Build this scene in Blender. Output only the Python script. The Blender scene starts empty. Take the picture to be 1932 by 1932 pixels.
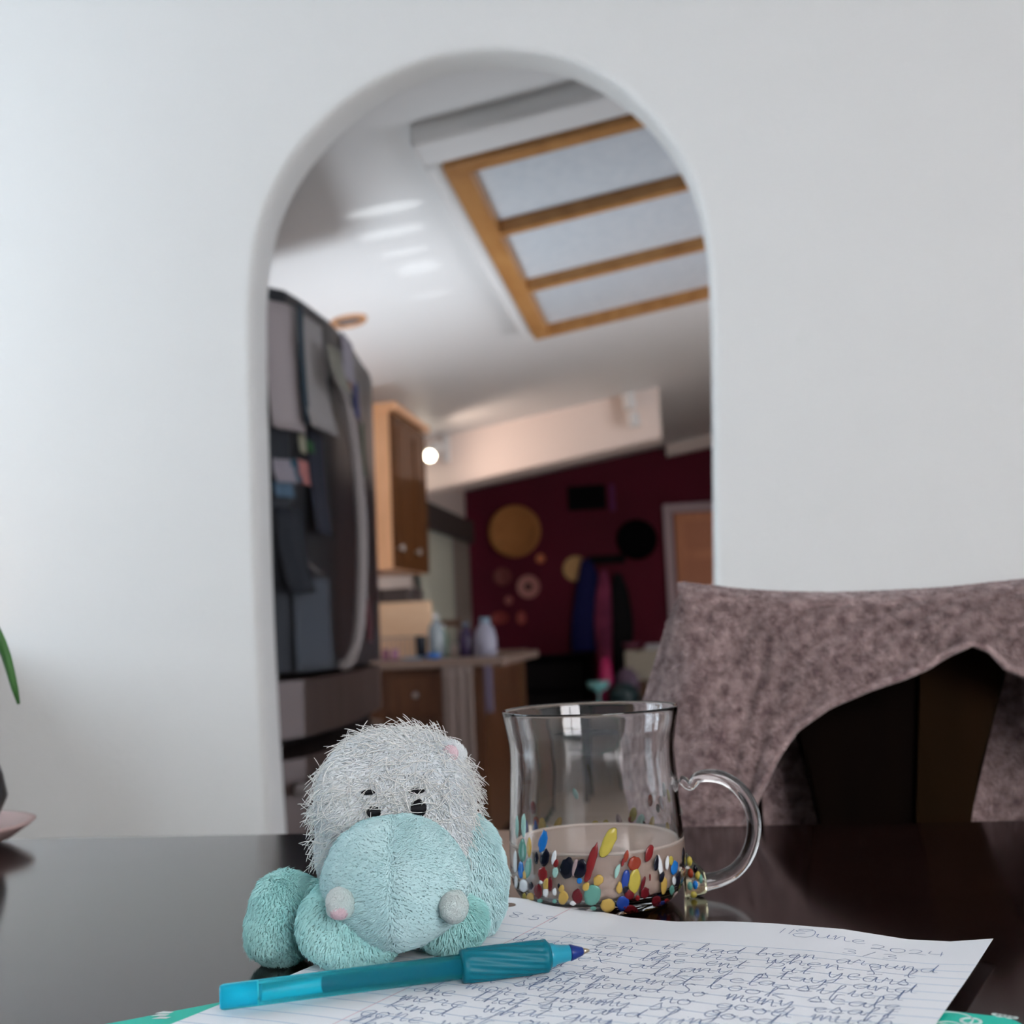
import bpy, math, random
import numpy as np
from mathutils import Vector, Matrix
random.seed(7); rng = np.random.default_rng(7)
S = bpy.context.scene
C = S.collection

# ---------------------------------------------------------------- camera
ROLL, PHI, PSI, FPX = .043, math.radians(5.65), math.radians(8.3), 2200.0
CAM = np.array([0, 0, 1.03])
F_ = np.array([-math.sin(PSI)*math.cos(PHI), math.cos(PSI)*math.cos(PHI), math.sin(PHI)])
R_ = np.array([math.cos(PSI), math.sin(PSI), 0.0]); U_ = np.cross(R_, F_)
cr, sr = math.cos(ROLL), math.sin(ROLL)
xr = cr*R_ - sr*U_; xu = sr*R_ + cr*U_
cd = bpy.data.cameras.new('camera'); cam = bpy.data.objects.new('camera', cd); C.objects.link(cam)
cam.matrix_world = Matrix([[xr[i], xu[i], -F_[i], CAM[i]] for i in range(3)] + [[0, 0, 0, 1]])
cd.sensor_width = 36; cd.lens = 36*FPX/1932; cd.clip_start = .02; cd.clip_end = 60
cd.dof.use_dof = True; cd.dof.focus_distance = .44; cd.dof.aperture_fstop = 12.5; cd.dof.aperture_blades = 0
S.camera = cam

# ---------------------------------------------------------------- exposure, world, window light
S.view_settings.view_transform = 'Standard'; S.view_settings.look = 'None'
S.view_settings.gamma = 1; S.view_settings.use_curve_mapping = False
S.view_settings.exposure = 0.3
W = bpy.data.worlds.new('sky'); S.world = W; W.use_nodes = True
W.node_tree.nodes['Background'].inputs[0].default_value = (.62, .78, 1, 1)
W.node_tree.nodes['Background'].inputs[1].default_value = 1.6
def area(name, loc, target, sx, sy, power, col, spread=180):
    d = bpy.data.lights.new(name, 'AREA'); d.shape = 'RECTANGLE'; d.size = sx; d.size_y = sy
    d.energy = power; d.color = col; d.spread = math.radians(spread)
    o = bpy.data.objects.new(name, d); C.objects.link(o); o.location = loc
    o.rotation_euler = (Vector(target)-Vector(loc)).to_track_quat('-Z', 'Y').to_euler(); return o
# daylight entering the dining room: left window and back window
area('daylight_left_window', (-2.72, 1.15, 1.75), (0, 1.15, 1.2), 1.7, 1.25, 31, (.84, .94, 1))
area('daylight_back_window', (1.25, -1.42, 1.7), (.1, 1.2, 1.0), 1.3, 1.2, 34, (1, .94, .92))
# kitchen: added fill lamps, at the unseen right side and upward beyond the refrigerator
area('kitchen_side_fill', (2.62, 4.0, 1.0), (-.9, 6.2, 1.35), 1.7, 1.7, 26, (1, .92, .88), 125)
area('ceiling_bounce_fill', (-1.02, 4.05, .25), (-.98, 3.85, 2.2), .5, .5, 7.5, (.84, .92, 1), 100)

# ---------------------------------------------------------------- helpers
def ray(x, y):
    a = x-966; b = 966-y
    return (a*cr+b*sr)/FPX*R_ + (-a*sr+b*cr)/FPX*U_ + F_
def PZ(x, y, z): d = ray(x, y); return CAM + d*(z-CAM[2])/d[2]
def PY(x, y, v): d = ray(x, y); return CAM + d*(v-CAM[1])/d[1]
def PX(x, y, v): d = ray(x, y); return CAM + d*(v-CAM[0])/d[0]
def PD(x, y, k): return CAM + ray(x, y)*k

def tag(o, label=None, cat=None, group=None, kind=None):
    if label: o['label'] = label
    if cat: o['category'] = cat
    if group: o['group'] = group
    if kind: o['kind'] = kind
    return o
def thing(name, label, cat, loc=(0, 0, 0), group=None, kind=None):
    o = bpy.data.objects.new(name, None); C.objects.link(o); o.location = loc; o.empty_display_size = .02
    return tag(o, label, cat, group, kind)
def link(name, me, m=None, parent=None):
    o = bpy.data.objects.new(name, me); C.objects.link(o)
    if m: me.materials.append(m)
    if parent is not None:
        o.parent = parent
        if parent.type == 'EMPTY': o.matrix_parent_inverse = Matrix.Translation(-Vector(parent.location))
    return o
class MB:
    def __init__(s): s.v = []; s.f = []
    def add(s, vs, fs):
        n = len(s.v); s.v += [tuple(map(float, p)) for p in vs]; s.f += [tuple(n+i for i in f) for f in fs]; return s
    def box(s, lo, hi):
        return s.hexa([(lo[0], lo[1], lo[2]), (hi[0], lo[1], lo[2]), (hi[0], hi[1], lo[2]), (lo[0], hi[1], lo[2]),
                (lo[0], lo[1], hi[2]), (hi[0], lo[1], hi[2]), (hi[0], hi[1], hi[2]), (lo[0], hi[1], hi[2])])
    def hexa(s, p):
        return s.add(p, [(3, 2, 1, 0), (4, 5, 6, 7), (0, 1, 5, 4), (1, 2, 6, 5), (2, 3, 7, 6), (3, 0, 4, 7)])
    def bar(s, a, b, w, h, up=(0, 0, 1)):
        a = Vector(a); b = Vector(b); d = (b-a).normalized(); x = d.cross(Vector(up)).normalized()*w/2; y = x.cross(d).normalized()*h/2
        return s.hexa([a-x-y, a+x-y, b+x-y, b-x-y, a-x+y, a+x+y, b+x+y, b-x+y])
    def prism(s, poly, off):
        n = len(poly); off = np.array(off); P = [np.array(p, float) for p in poly]
        return s.add(P+[p+off for p in P], [tuple(range(n))[::-1], tuple(range(n, 2*n))]+[(i, (i+1) % n, n+(i+1) % n, n+i) for i in range(n)])
    def lathe(s, prof, c=(0, 0, 0), n=32, axis='z', closed=False):
        c = np.array(c, float); vs = []
        for r, z in prof:
            for k in range(n):
                a = 2*math.pi*k/n; q = (r*math.cos(a), r*math.sin(a), z)
                if axis == 'y': q = (q[0], q[2], q[1])
                if axis == 'x': q = (q[2], q[0], q[1])
                vs.append(c+q)
        m = len(prof); fs = []
        for i in range(m-1 if not closed else m):
            j = (i+1) % m
            for k in range(n):
                l = (k+1) % n; q = (i*n+k, i*n+l, j*n+l, j*n+k); fs.append(q if axis != 'y' else q[::-1])
        if not closed: fs += [tuple(range(n))[::-1], tuple((m-1)*n+k for k in range(n))]
        return s.add(vs, fs)
    def tube(s, pts, rad, n=10):
        pts = [np.array(p, float) for p in pts]; m = len(pts)
        if not hasattr(rad, '__len__'): rad = [rad]*m
        vs = []; t = pts[1]-pts[0]; up = np.cross(t, [.3, .2, 1.0]); up /= np.linalg.norm(up)
        for i in range(m):
            t = pts[min(i+1, m-1)]-pts[max(i-1, 0)]; t /= np.linalg.norm(t)
            up = up-t*(up@t); up /= np.linalg.norm(up); w = np.cross(t, up)
            for k in range(n):
                a = 2*math.pi*k/n; vs.append(pts[i]+rad[i]*(math.cos(a)*up+math.sin(a)*w))
        fs = [(i*n+k, i*n+(k+1) % n, (i+1)*n+(k+1) % n, (i+1)*n+k) for i in range(m-1) for k in range(n)]
        return s.add(vs, fs+[tuple(range(n))[::-1], tuple((m-1)*n+k for k in range(n))])
    def grid(s, fn, nu, nv, thick=None):
        vs = [fn(i/nu, j/nv) for j in range(nv+1) for i in range(nu+1)]
        return s.add(vs, [(j*(nu+1)+i, j*(nu+1)+i+1, (j+1)*(nu+1)+i+1, (j+1)*(nu+1)+i) for j in range(nv) for i in range(nu)])
    def build(s, name, m=None, parent=None, smooth=False, bevel=0, seg=2, fix=True):
        me = bpy.data.meshes.new(name); me.from_pydata(s.v, [], s.f)
        if fix:
            import bmesh
            b = bmesh.new(); b.from_mesh(me); bmesh.ops.recalc_face_normals(b, faces=b.faces); b.to_mesh(me); b.free()
        if smooth: me.polygons.foreach_set('use_smooth', [True]*len(me.polygons))
        o = link(name, me, m, parent)
        if bevel:
            md = o.modifiers.new('bevel', 'BEVEL'); md.width = bevel; md.segments = seg; md.limit_method = 'ANGLE'
        if smooth == 'auto':
            me.polygons.foreach_set('use_smooth', [True]*len(me.polygons))
            for e in me.edges: pass
            md = o.modifiers.new('split', 'EDGE_SPLIT'); md.split_angle = math.radians(40)
        return o
def box(lo, hi): return MB().box(lo, hi)
def smoothline(pts, n=8):
    P = [np.array(p, float) for p in pts]
    if len(P) < 3: return P
    Q = [2*P[0]-P[1]]+P+[2*P[-1]-P[-2]]; out = []
    for i in range(1, len(Q)-2):
        for k in range(n):
            t = k/n; a, b, c, d = Q[i-1:i+3]
            out.append(.5*((2*b)+(c-a)*t+(2*a-5*b+4*c-d)*t*t+(3*b-a-3*c+d)*t**3))
    return out+[P[-1]]

# materials ---------------------------------------------------------------
def mat(name, col, rough=.6, metal=0, var=None, scale=8, stretch=(1, 1, 1), bump=0, bscale=60, bdist=.001, spec=.5,
        trans=0, ior=1.45, sheen=0, emit=None, estr=0, alpha=1, coat=0, sss=0, detail=4, wave=False):
    m = bpy.data.materials.new(name); m.use_nodes = True; nt = m.node_tree; N = nt.nodes; L = nt.links
    b = N['Principled BSDF']; I = b.inputs
    I['Base Color'].default_value = (*col, 1); I['Roughness'].default_value = rough; I['Metallic'].default_value = metal
    I['Specular IOR Level'].default_value = spec; I['Transmission Weight'].default_value = trans; I['IOR'].default_value = ior
    I['Sheen Weight'].default_value = sheen; I['Alpha'].default_value = alpha; I['Coat Weight'].default_value = coat
    if sss: I['Subsurface Weight'].default_value = sss; I['Subsurface Scale'].default_value = .004; I['Subsurface Radius'].default_value = (1, 1, 1)
    if emit: I['Emission Color'].default_value = (*emit, 1); I['Emission Strength'].default_value = estr
    tc = N.new('ShaderNodeTexCoord'); mp = N.new('ShaderNodeMapping'); L.new(tc.outputs['Object'], mp.inputs[0])
    mp.inputs['Scale'].default_value = stretch
    if var:
        n = N.new('ShaderNodeTexNoise'); n.inputs['Scale'].default_value = scale; n.inputs['Detail'].default_value = detail
        L.new(mp.outputs[0], n.inputs[0]); r = N.new('ShaderNodeValToRGB'); L.new(n.outputs[0], r.inputs[0])
        r.color_ramp.elements[0].position = .32; r.color_ramp.elements[1].position = .68
        r.color_ramp.elements[0].color = (*col, 1); r.color_ramp.elements[1].color = (*var, 1); L.new(r.outputs[0], I['Base Color'])
    if bump:
        n2 = N.new('ShaderNodeTexNoise'); n2.inputs['Scale'].default_value = bscale; n2.inputs['Detail'].default_value = 3
        L.new(mp.outputs[0], n2.inputs[0]); bp = N.new('ShaderNodeBump'); bp.inputs['Strength'].default_value = bump
        bp.inputs['Distance'].default_value = bdist; L.new(n2.outputs[0], bp.inputs['Height']); L.new(bp.outputs[0], I['Normal'])
    return m
M = {}
M['wall'] = mat('white wall paint', (.80, .80, .79), .75, var=(.76, .755, .75), scale=1.3, bump=.35, bscale=140, bdist=.002)
M['archwall'] = mat('white textured wall paint', (.80, .80, .79), .7, bump=.5, bscale=90, bdist=.003)
M['ceil'] = mat('ceiling paint', (.80, .80, .80), .5, bump=.2, bscale=90)
M['beam'] = mat('beam paint', (.90, .78, .72), .6)
M['white'] = mat('white trim paint', (.8, .8, .8), .45)
M['red'] = mat('dark red wall paint', (.125, .003, .020), .8, var=(.095, .003, .016), scale=2)
M['floor'] = mat('cream vinyl floor', (.50, .43, .36), .45, var=(.44, .37, .30), scale=4)
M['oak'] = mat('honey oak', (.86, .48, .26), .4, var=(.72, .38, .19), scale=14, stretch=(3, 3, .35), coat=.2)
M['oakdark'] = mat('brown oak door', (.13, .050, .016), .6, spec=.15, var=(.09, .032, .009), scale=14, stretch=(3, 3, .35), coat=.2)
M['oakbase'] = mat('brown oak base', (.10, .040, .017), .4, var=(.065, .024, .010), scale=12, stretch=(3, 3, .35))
M['fixoak'] = mat('orange oak frame', (.50, .25, .085), .4, var=(.38, .17, .05), scale=9, stretch=(2, .6, 2))
M['acrylic'] = mat('frosted acrylic panel', (.58, .64, .70), .28, var=(.66, .71, .76), scale=30, bump=.5, bscale=220, bdist=.002)
M['dark'] = mat('dark laminate', (.006, .005, .006), .7, spec=.2)
M['black'] = mat('black', (.002, .002, .003), .8, spec=.1)
M['steel'] = mat('black stainless steel', (.045, .048, .055), .32, metal=.6, var=(.03, .033, .04), scale=3)
M['handle'] = mat('grey metal handle', (.30, .265, .265), .45)
M['counter'] = mat('brown laminate counter', (.25, .18, .15), .35, var=(.19, .14, .115), scale=60)
M['tile'] = mat('cream backsplash', (.22, .19, .18), .5)
M['glass'] = mat('clear glass', (1, 1, 1), 0, trans=1, ior=1.47)
M['pane'] = mat('window glass', (1, 1, 1), 0, trans=1, ior=1.05)
M['milk'] = mat('milky coffee', (.60, .45, .37), .35, sss=.2)
M['wood_chair'] = mat('espresso chair wood', (.003, .0015, .001), .75, spec=.03, var=(.005, .0025, .0015), scale=10, stretch=(4, 4, .5))
M['wood_strip'] = mat('brown chair wood', (.012, .006, .002), .75, spec=.04, var=(.017, .008, .003), scale=10, stretch=(4, 4, .5))
def simple(name, col, rough=.6, **k): M[name] = mat(name, col, rough, **k); return M[name]

# table: dark brown wood, fine pores, soft gloss
def table_mat():
    m = mat('dark brown table wood', (.012, .005, .004), .30, var=(.008, .0035, .003), scale=5, stretch=(1, 6, 1), bump=.02, bscale=420, bdist=.0004, spec=.5, ior=1.48)
    m.node_tree.nodes['Principled BSDF'].inputs['Specular Tint'].default_value = (1, .90, .88, 1)
    nt = m.node_tree; N = nt.nodes; L = nt.links; b = N['Principled BSDF']
    n = N.new('ShaderNodeTexNoise'); n.inputs['Scale'].default_value = 7; n.inputs['Detail'].default_value = 5
    tc = N['Texture Coordinate']; L.new(tc.outputs['Object'], n.inputs[0])
    r = N.new('ShaderNodeMapRange'); r.inputs[1].default_value = .3; r.inputs[2].default_value = .7; r.inputs[3].default_value = .09; r.inputs[4].default_value = .15
    L.new(n.outputs[0], r.inputs[0]); L.new(r.outputs[0], b.inputs['Roughness']); return m
M['table'] = table_mat()

# ================================================================ SETTING
K = 'structure'
box((-3, -2.8, -.1), (3, 10, 0)).build('floor', M['floor']); tag(bpy.data.objects['floor'], kind=K)
# arch wall between dining room and kitchen
archpx = [(512, 1575), (498, 1350), (487, 1100), (479, 800), (476, 640), (477, 545), (485, 470), (503, 395), (538, 322), (586, 257), (648, 197),
          (720, 149), (800, 114), (880, 97), (960, 94), (1040, 104), (1112, 130), (1180, 174), (1240, 234), (1288, 305), (1318, 380), (1334, 460),
          (1341, 560), (1344, 700), (1346, 900), (1348, 1100)]
A = [PY(x, y, 2.3) for x, y in archpx]
A = [np.array([A[0][0]+.003, 2.3, 0])]+A+[np.array([A[-1][0]-.012, 2.3, 0])]
A = [A[0]]+smoothline(A[1:-1], 4)+[A[-1]]
cx = .5*(A[0][0]+A[-1][0])
T = []
for i, p in enumerate(A):
    t = A[min(i+1, len(A)-1)]-A[max(i-1, 0)]; n = np.array([t[2], 0, -t[0]]); n /= np.linalg.norm(n)
    if n@(np.array([cx, 2.3, 1.0])-p) < 0: n = -n
    T.append(n)
rings = []
rad = .016
outer = []
for i, p in enumerate(A):
    if p[2] < 1.75 and p[0] < cx: o = [-2.6, 2.3, p[2]]
    elif p[2] < 1.75: o = [2.4, 2.3, p[2]]
    else:
        t = math.atan2(p[2]-1.75, p[0]-cx); dx, dz = math.cos(t), math.sin(t)
        k = min((2.4-cx)/dx if dx > 1e-6 else 9e9, (-2.6-cx)/dx if dx < -1e-6 else 9e9, (2.9-1.75)/dz if dz > 1e-6 else 9e9)
        o = [cx+dx*k, 2.3, 1.75+dz*k]
    outer.append(np.array(o))
corner_fix = {}
for cxx in (-2.6, 2.4):   # snap nearest outer points to the upper corners
    j = min(range(len(outer)), key=lambda k: abs(outer[k][0]-cxx)+abs(outer[k][2]-2.9)); outer[j] = np.array([cxx, 2.3, 2.9])
rings.append(outer)
for q in range(5):
    a = q/4*math.pi/2
    rings.append([p-n*rad*(1-math.sin(a))+np.array([0, rad*(1-math.cos(a)), 0]) for p, n in zip(A, T)])
for q in range(5):
    a = (1-q/4)*math.pi/2
    rings.append([p-n*rad*(1-math.sin(a))+np.array([0, .1-rad*(1-math.cos(a)), 0]) for p, n in zip(A, T)])
rings.append([o+np.array([0, .1, 0]) for o in outer])
mb = MB(); n = len(A); mb.add([p for r in rings for p in r], [(i*n+k, i*n+k+1, (i+1)*n+k+1, (i+1)*n+k) for i in range(len(rings)-1) for k in range(n-1)])
w = mb.build('wall_north', M['archwall'], smooth=True, fix=False); tag(w, kind=K)
w.data.normals_split_custom_set
md = w.modifiers.new('split', 'EDGE_SPLIT'); md.split_angle = math.radians(35)
# walls with openings
def wall_hole(name, axis, pos, th, a0, a1, z0, z1, holes, m):
    mb = MB(); cuts = sorted(holes); cur = a0
    def bx(p, q, r, s):
        if q-p < 1e-4 or s-r < 1e-4: return
        if axis == 'x': mb.box((pos, p, r), (pos+th, q, s))
        else: mb.box((p, pos, r), (q, pos+th, s))
    for (h0, h1, hz0, hz1) in cuts:
        bx(cur, h0, z0, z1); bx(h0, h1, z0, hz0); bx(h0, h1, hz1, z1); cur = h1
    bx(cur, a1, z0, z1)
    return tag(mb.build(name, m), kind=K)
wall_hole('wall_west', 'x', -2.7, .1, -1.4, 2.4, 0, 2.9, [(.3, 2.0, 1.12, 2.37)], M['wall'])
wall_hole('wall_south', 'y', -1.4, .1, -2.7, 2.5, 0, 2.9, [(.6, 1.9, 1.1, 2.3)], M['wall'])
wall_hole('wall_east', 'x', 2.4, .1, -1.4, 9.5, 0, 2.95, [(3.1, 4.9, .05, 1.95)], M['wall'])
wall_hole('wall_kitchen_west', 'x', -1.84, .1, 2.4, 9.5, 0, 2.6, [(7.72, 8.85, 1.0, 1.72)], M['beam'])
wall_hole('wall_kitchen_north', 'y', 9.3, .1, -1.84, 2.5, 0, 2.95, [], M['red'])
tag(box((-2.7, -1.4, 2.62), (2.5, 2.4, 2.7)).build('ceiling', M['ceil']), kind=K)
cz = lambda x: 2.43+.16*x
tag(MB().hexa([(-1.84, 2.4, cz(-1.84)), (2.5, 2.4, cz(2.5)), (2.5, 9.4, cz(2.5)), (-1.84, 9.4, cz(-1.84)),
               (-1.84, 2.4, 2.99), (2.5, 2.4, 2.99), (2.5, 9.4, 2.99), (-1.84, 9.4, 2.99)]).build('ceiling_kitchen', M['ceil']), kind=K)
# header beam
bl, br_ = PY(870, 912, 6.9), PY(1248, 825, 6.9)
sl = (br_[2]-bl[2])/(br_[0]-bl[0]); zb = lambda x: bl[2]+sl*(x-bl[0])
x0, x1 = -1.74, br_[0]
tag(MB().hexa([(x0, 6.9, zb(x0)), (x1, 6.9, zb(x1)), (x1, 7.15, zb(x1)), (x0, 7.15, zb(x0)),
               (x0, 6.9, cz(x0)+.01), (x1, 6.9, cz(x1)+.01), (x1, 7.15, cz(x1)+.01), (x0, 7.15, cz(x0)+.01)]).build('trim_1', M['beam'], bevel=.008), kind=K)
tag(MB().hexa([(x1, 9.2, cz(x1)-.09), (2.4, 9.2, cz(2.4)-.09), (2.4, 9.3, cz(2.4)-.09), (x1, 9.3, cz(x1)-.09),
               (x1, 9.2, cz(x1)), (2.4, 9.2, cz(2.4)), (2.4, 9.3, cz(2.4)), (x1, 9.3, cz(x1))]).build('trim_2', M['beam']), kind=K)
# windows (dining room ones light the scene and show in the glass)
def window(name, axis, pos, a0, a1, z0, z1, nx, nz, m):
    fr = .045; w = MB()
    def bx(mb, p, q, r, s, d=.03):
        if axis == 'x': mb.box((pos-d, p, r), (pos+d, q, s))
        else: mb.box((p, pos-d, r), (q, pos+d, s))
    bx(w, a0, a1, z0, z0+fr); bx(w, a0, a1, z1-fr, z1); bx(w, a0, a0+fr, z0+fr, z1-fr); bx(w, a1-fr, a1, z0+fr, z1-fr)
    o = tag(w.build(name, m), kind=K)
    for i in range(1, nx):
        c = a0+(a1-a0)*i/nx; k = MB(); bx(k, c-.02, c+.02, z0+fr, z1-fr, .02); k.build('mullion', m, o)
    for i in range(nx):
        g = MB(); c0 = a0+(a1-a0)*i/nx+.025; c1 = a0+(a1-a0)*(i+1)/nx-.025; bx(g, c0, c1, z0+fr, z1-fr, .003); g.build('pane', M['pane'], o)
    return o
window('window_1', 'x', -2.65, .3, 2.0, 1.12, 2.37, 2, 1, M['white'])
window('window_2', 'y', -1.35, .6, 1.9, 1.1, 2.3, 2, 1, M['white'])
window('window_3', 'x', -1.79, 7.72, 8.85, 1.0, 1.72, 2, 1, M['white'])
window('door_2', 'x', 2.45, 3.1, 4.9, .05, 1.95, 2, 1, M['white'])  # glazed door added on the unseen side for the kitchen fill lamp
# tan panel door with white frame in the red wall
dl = PY(1250, 950, 9.28); dx0 = dl[0]; ztop = dl[2]-.01
d = tag(box((dx0+.085, 9.262, 0), (dx0+.86, 9.298, ztop-.075)).build('door_1', simple('tan door wood', (.78, .34, .18), .5, var=(.70, .29, .15), scale=6, stretch=(3, 1, .4))), kind=K)
for (q0, q1) in ((.13, .42), (.50, .80)):
    for (r0, r1) in ((.15, .78), (.88, 1.5), (1.58, 1.80)):
        box((dx0+q0+.03, 9.252, r0), (dx0+q1+.02, 9.262, r1)).build('panel', simple('tan door panel', (.68, .28, .15), .5) if 'tan door panel' not in M else M['tan door panel'], d, bevel=.006)
MB().lathe([(.012, 0), (.012, -.03), (.028, -.04), (.028, -.06), (.012, -.07)], (dx0+.80, 9.262, .95), 16, 'y').build('door_handle', M['handle'], d, True)
fm = simple('grey white casing', (.60, .46, .50), .5)
fr = MB(); fr.box((dx0, 9.24, 0), (dx0+.07, 9.299, ztop)); fr.box((dx0+.875, 9.24, 0), (dx0+.945, 9.299, ztop)); fr.box((dx0+.07, 9.24, ztop-.07), (dx0+.875, 9.299, ztop))
fr.build('door_frame', fm, d, bevel=.006)
tag(box((-1.74, 9.28, 0), (dx0, 9.299, .09)).build('baseboard_north', M['dark']), kind=K)

# ================================================================ TABLE
TZ = .905; TY = .735
t = thing('dining_table', 'dark brown wooden dining table with a soft gloss in the foreground', 'table', (-.2, .1, 0))
box((-1.15, -.85, TZ-.032), (.95, TY, TZ)).build('tabletop', M['table'], t, bevel=.004, seg=3)
fr = MB(); fr.box((-1.0, TY-.12, TZ-.11), (.8, TY-.098, TZ-.032)); fr.box((-1.0, -.75, TZ-.11), (.8, -.728, TZ-.032))
fr.box((-1.0, -.728, TZ-.11), (-.978, TY-.12, TZ-.032)); fr.box((.778, -.728, TZ-.11), (.8, TY-.12, TZ-.032)); fr.build('apron', M['table'], t)
for x in (-1.04, .77):
    for y in (-.79, TY-.14):
        MB().hexa([(x+.02, y+.02, 0), (x+.06, y+.02, 0), (x+.06, y+.06, 0), (x+.02, y+.06, 0), (x, y, TZ-.033), (x+.075, y, TZ-.033), (x+.075, y+.075, TZ-.033), (x, y+.075, TZ-.033)]).build('leg', M['table'], t)

# ================================================================ NOTEBOOK, PAPER, WRITING
TR = np.array([.1035, .4586]); e = np.array([.951, -.31]); dn = np.array([-.387, -.922])
PW, PH = .2159, .279
TL = TR-e*PW
eu = [0, .5, 1.0, 1.9]
def edge_z(u):   # height of the curled top edge above the table
    return float(np.interp(u, [0, .10, .22, .34, .44, .53, .62, .75, .86, .93, 1], [.0066, .0072, .0058, .0024, .0022, .0038, .0044, .0042, .0022, .0026, .0048]))
def pap(u, v):   # u, v in metres from the top-left corner
    s = u/PW; k = min(1, v/.06); k = k*k*(3-2*k)
    z = edge_z(s)*(1-k)+.0046*k+.0004*math.sin(17*s+30*v)*k
    p = TL+e*u+dn*v
    return np.array([p[0], p[1], TZ+z])
def paper_mat():
    m = bpy.data.materials.new('ruled white paper'); m.use_nodes = True; nt = m.node_tree; N = nt.nodes; L = nt.links
    b = N['Principled BSDF']; b.inputs['Roughness'].default_value = .75; b.inputs['Specular IOR Level'].default_value = .2
    b.inputs['Subsurface Weight'].default_value = 0
    uv = N.new('ShaderNodeUVMap'); uv.uv_map = 'UVMap'; sp = N.new('ShaderNodeSeparateXYZ'); L.new(uv.outputs[0], sp.inputs[0])
    def mt(op, a, b_=None, c=None):
        n = N.new('ShaderNodeMath'); n.operation = op
        for i, q in enumerate((a, b_, c)):
            if q is None: continue
            if isinstance(q, (int, float)): n.inputs[i].default_value = q
            else: L.new(q, n.inputs[i])
        return n.outputs[0]
    x, y = sp.outputs[0], sp.outputs[1]     # in millimetres
    fr = mt('FRACT', mt('DIVIDE', mt('SUBTRACT', y, 39.0-8.6*20), 8.6))
    ln = mt('MULTIPLY', mt('LESS_THAN', mt('ABSOLUTE', mt('SUBTRACT', fr, .5)), .022), mt('GREATER_THAN', y, 33))
    mg = mt('LESS_THAN', mt('ABSOLUTE', mt('SUBTRACT', x, 50.0)), .17)
    mx = N.new('ShaderNodeMix'); mx.data_type = 'RGBA'; mx.inputs[6].default_value = (.88, .90, .94, 1); mx.inputs[7].default_value = (.36, .50, .68, 1)
    L.new(ln, mx.inputs[0])
    m2 = N.new('ShaderNodeMix'); m2.data_type = 'RGBA'; L.new(mx.outputs[2], m2.inputs[6]); m2.inputs[7].default_value = (.72, .42, .50, 1); L.new(mg, m2.inputs[0])
    L.new(m2.outputs[2], b.inputs['Base Color'])
    holes = None
    for hy in (11.5, 128, 250):
        dd = mt('ADD', mt('POWER', mt('SUBTRACT', x, 24.5), 2), mt('POWER', mt('SUBTRACT', y, hy), 2))
        q = mt('LESS_THAN', dd, 3.2**2); holes = q if holes is None else mt('MAXIMUM', holes, q)
    L.new(mt('SUBTRACT', 1, holes), b.inputs['Alpha'])
    return m
nu, nv = 72, 60
me = bpy.data.meshes.new('paper_sheet')
vs = [tuple(pap(PW*i/nu, PH*j/nv)) for j in range(nv+1) for i in range(nu+1)]
fs = [(j*(nu+1)+i, (j+1)*(nu+1)+i, (j+1)*(nu+1)+i+1, j*(nu+1)+i+1) for j in range(nv) for i in range(nu)]
me.from_pydata(vs, [], fs); uvl = me.uv_layers.new(name='UVMap')
for p in me.polygons:
    p.use_smooth = True
    for li in p.loop_indices:
        k = me.loops[li].vertex_index; uvl.data[li].uv = ((k % (nu+1))*PW*1000/nu, (k//(nu+1))*PH*1000/nv)
pt = thing('paper_sheet', 'white ruled sheet covered in blue cursive handwriting under the pen', 'paper', tuple(pap(PW/2, PH/2)))
link('sheet', me, paper_mat(), pt)
me.flip_normals() if me.polygons[0].normal.z < 0 else None

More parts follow.
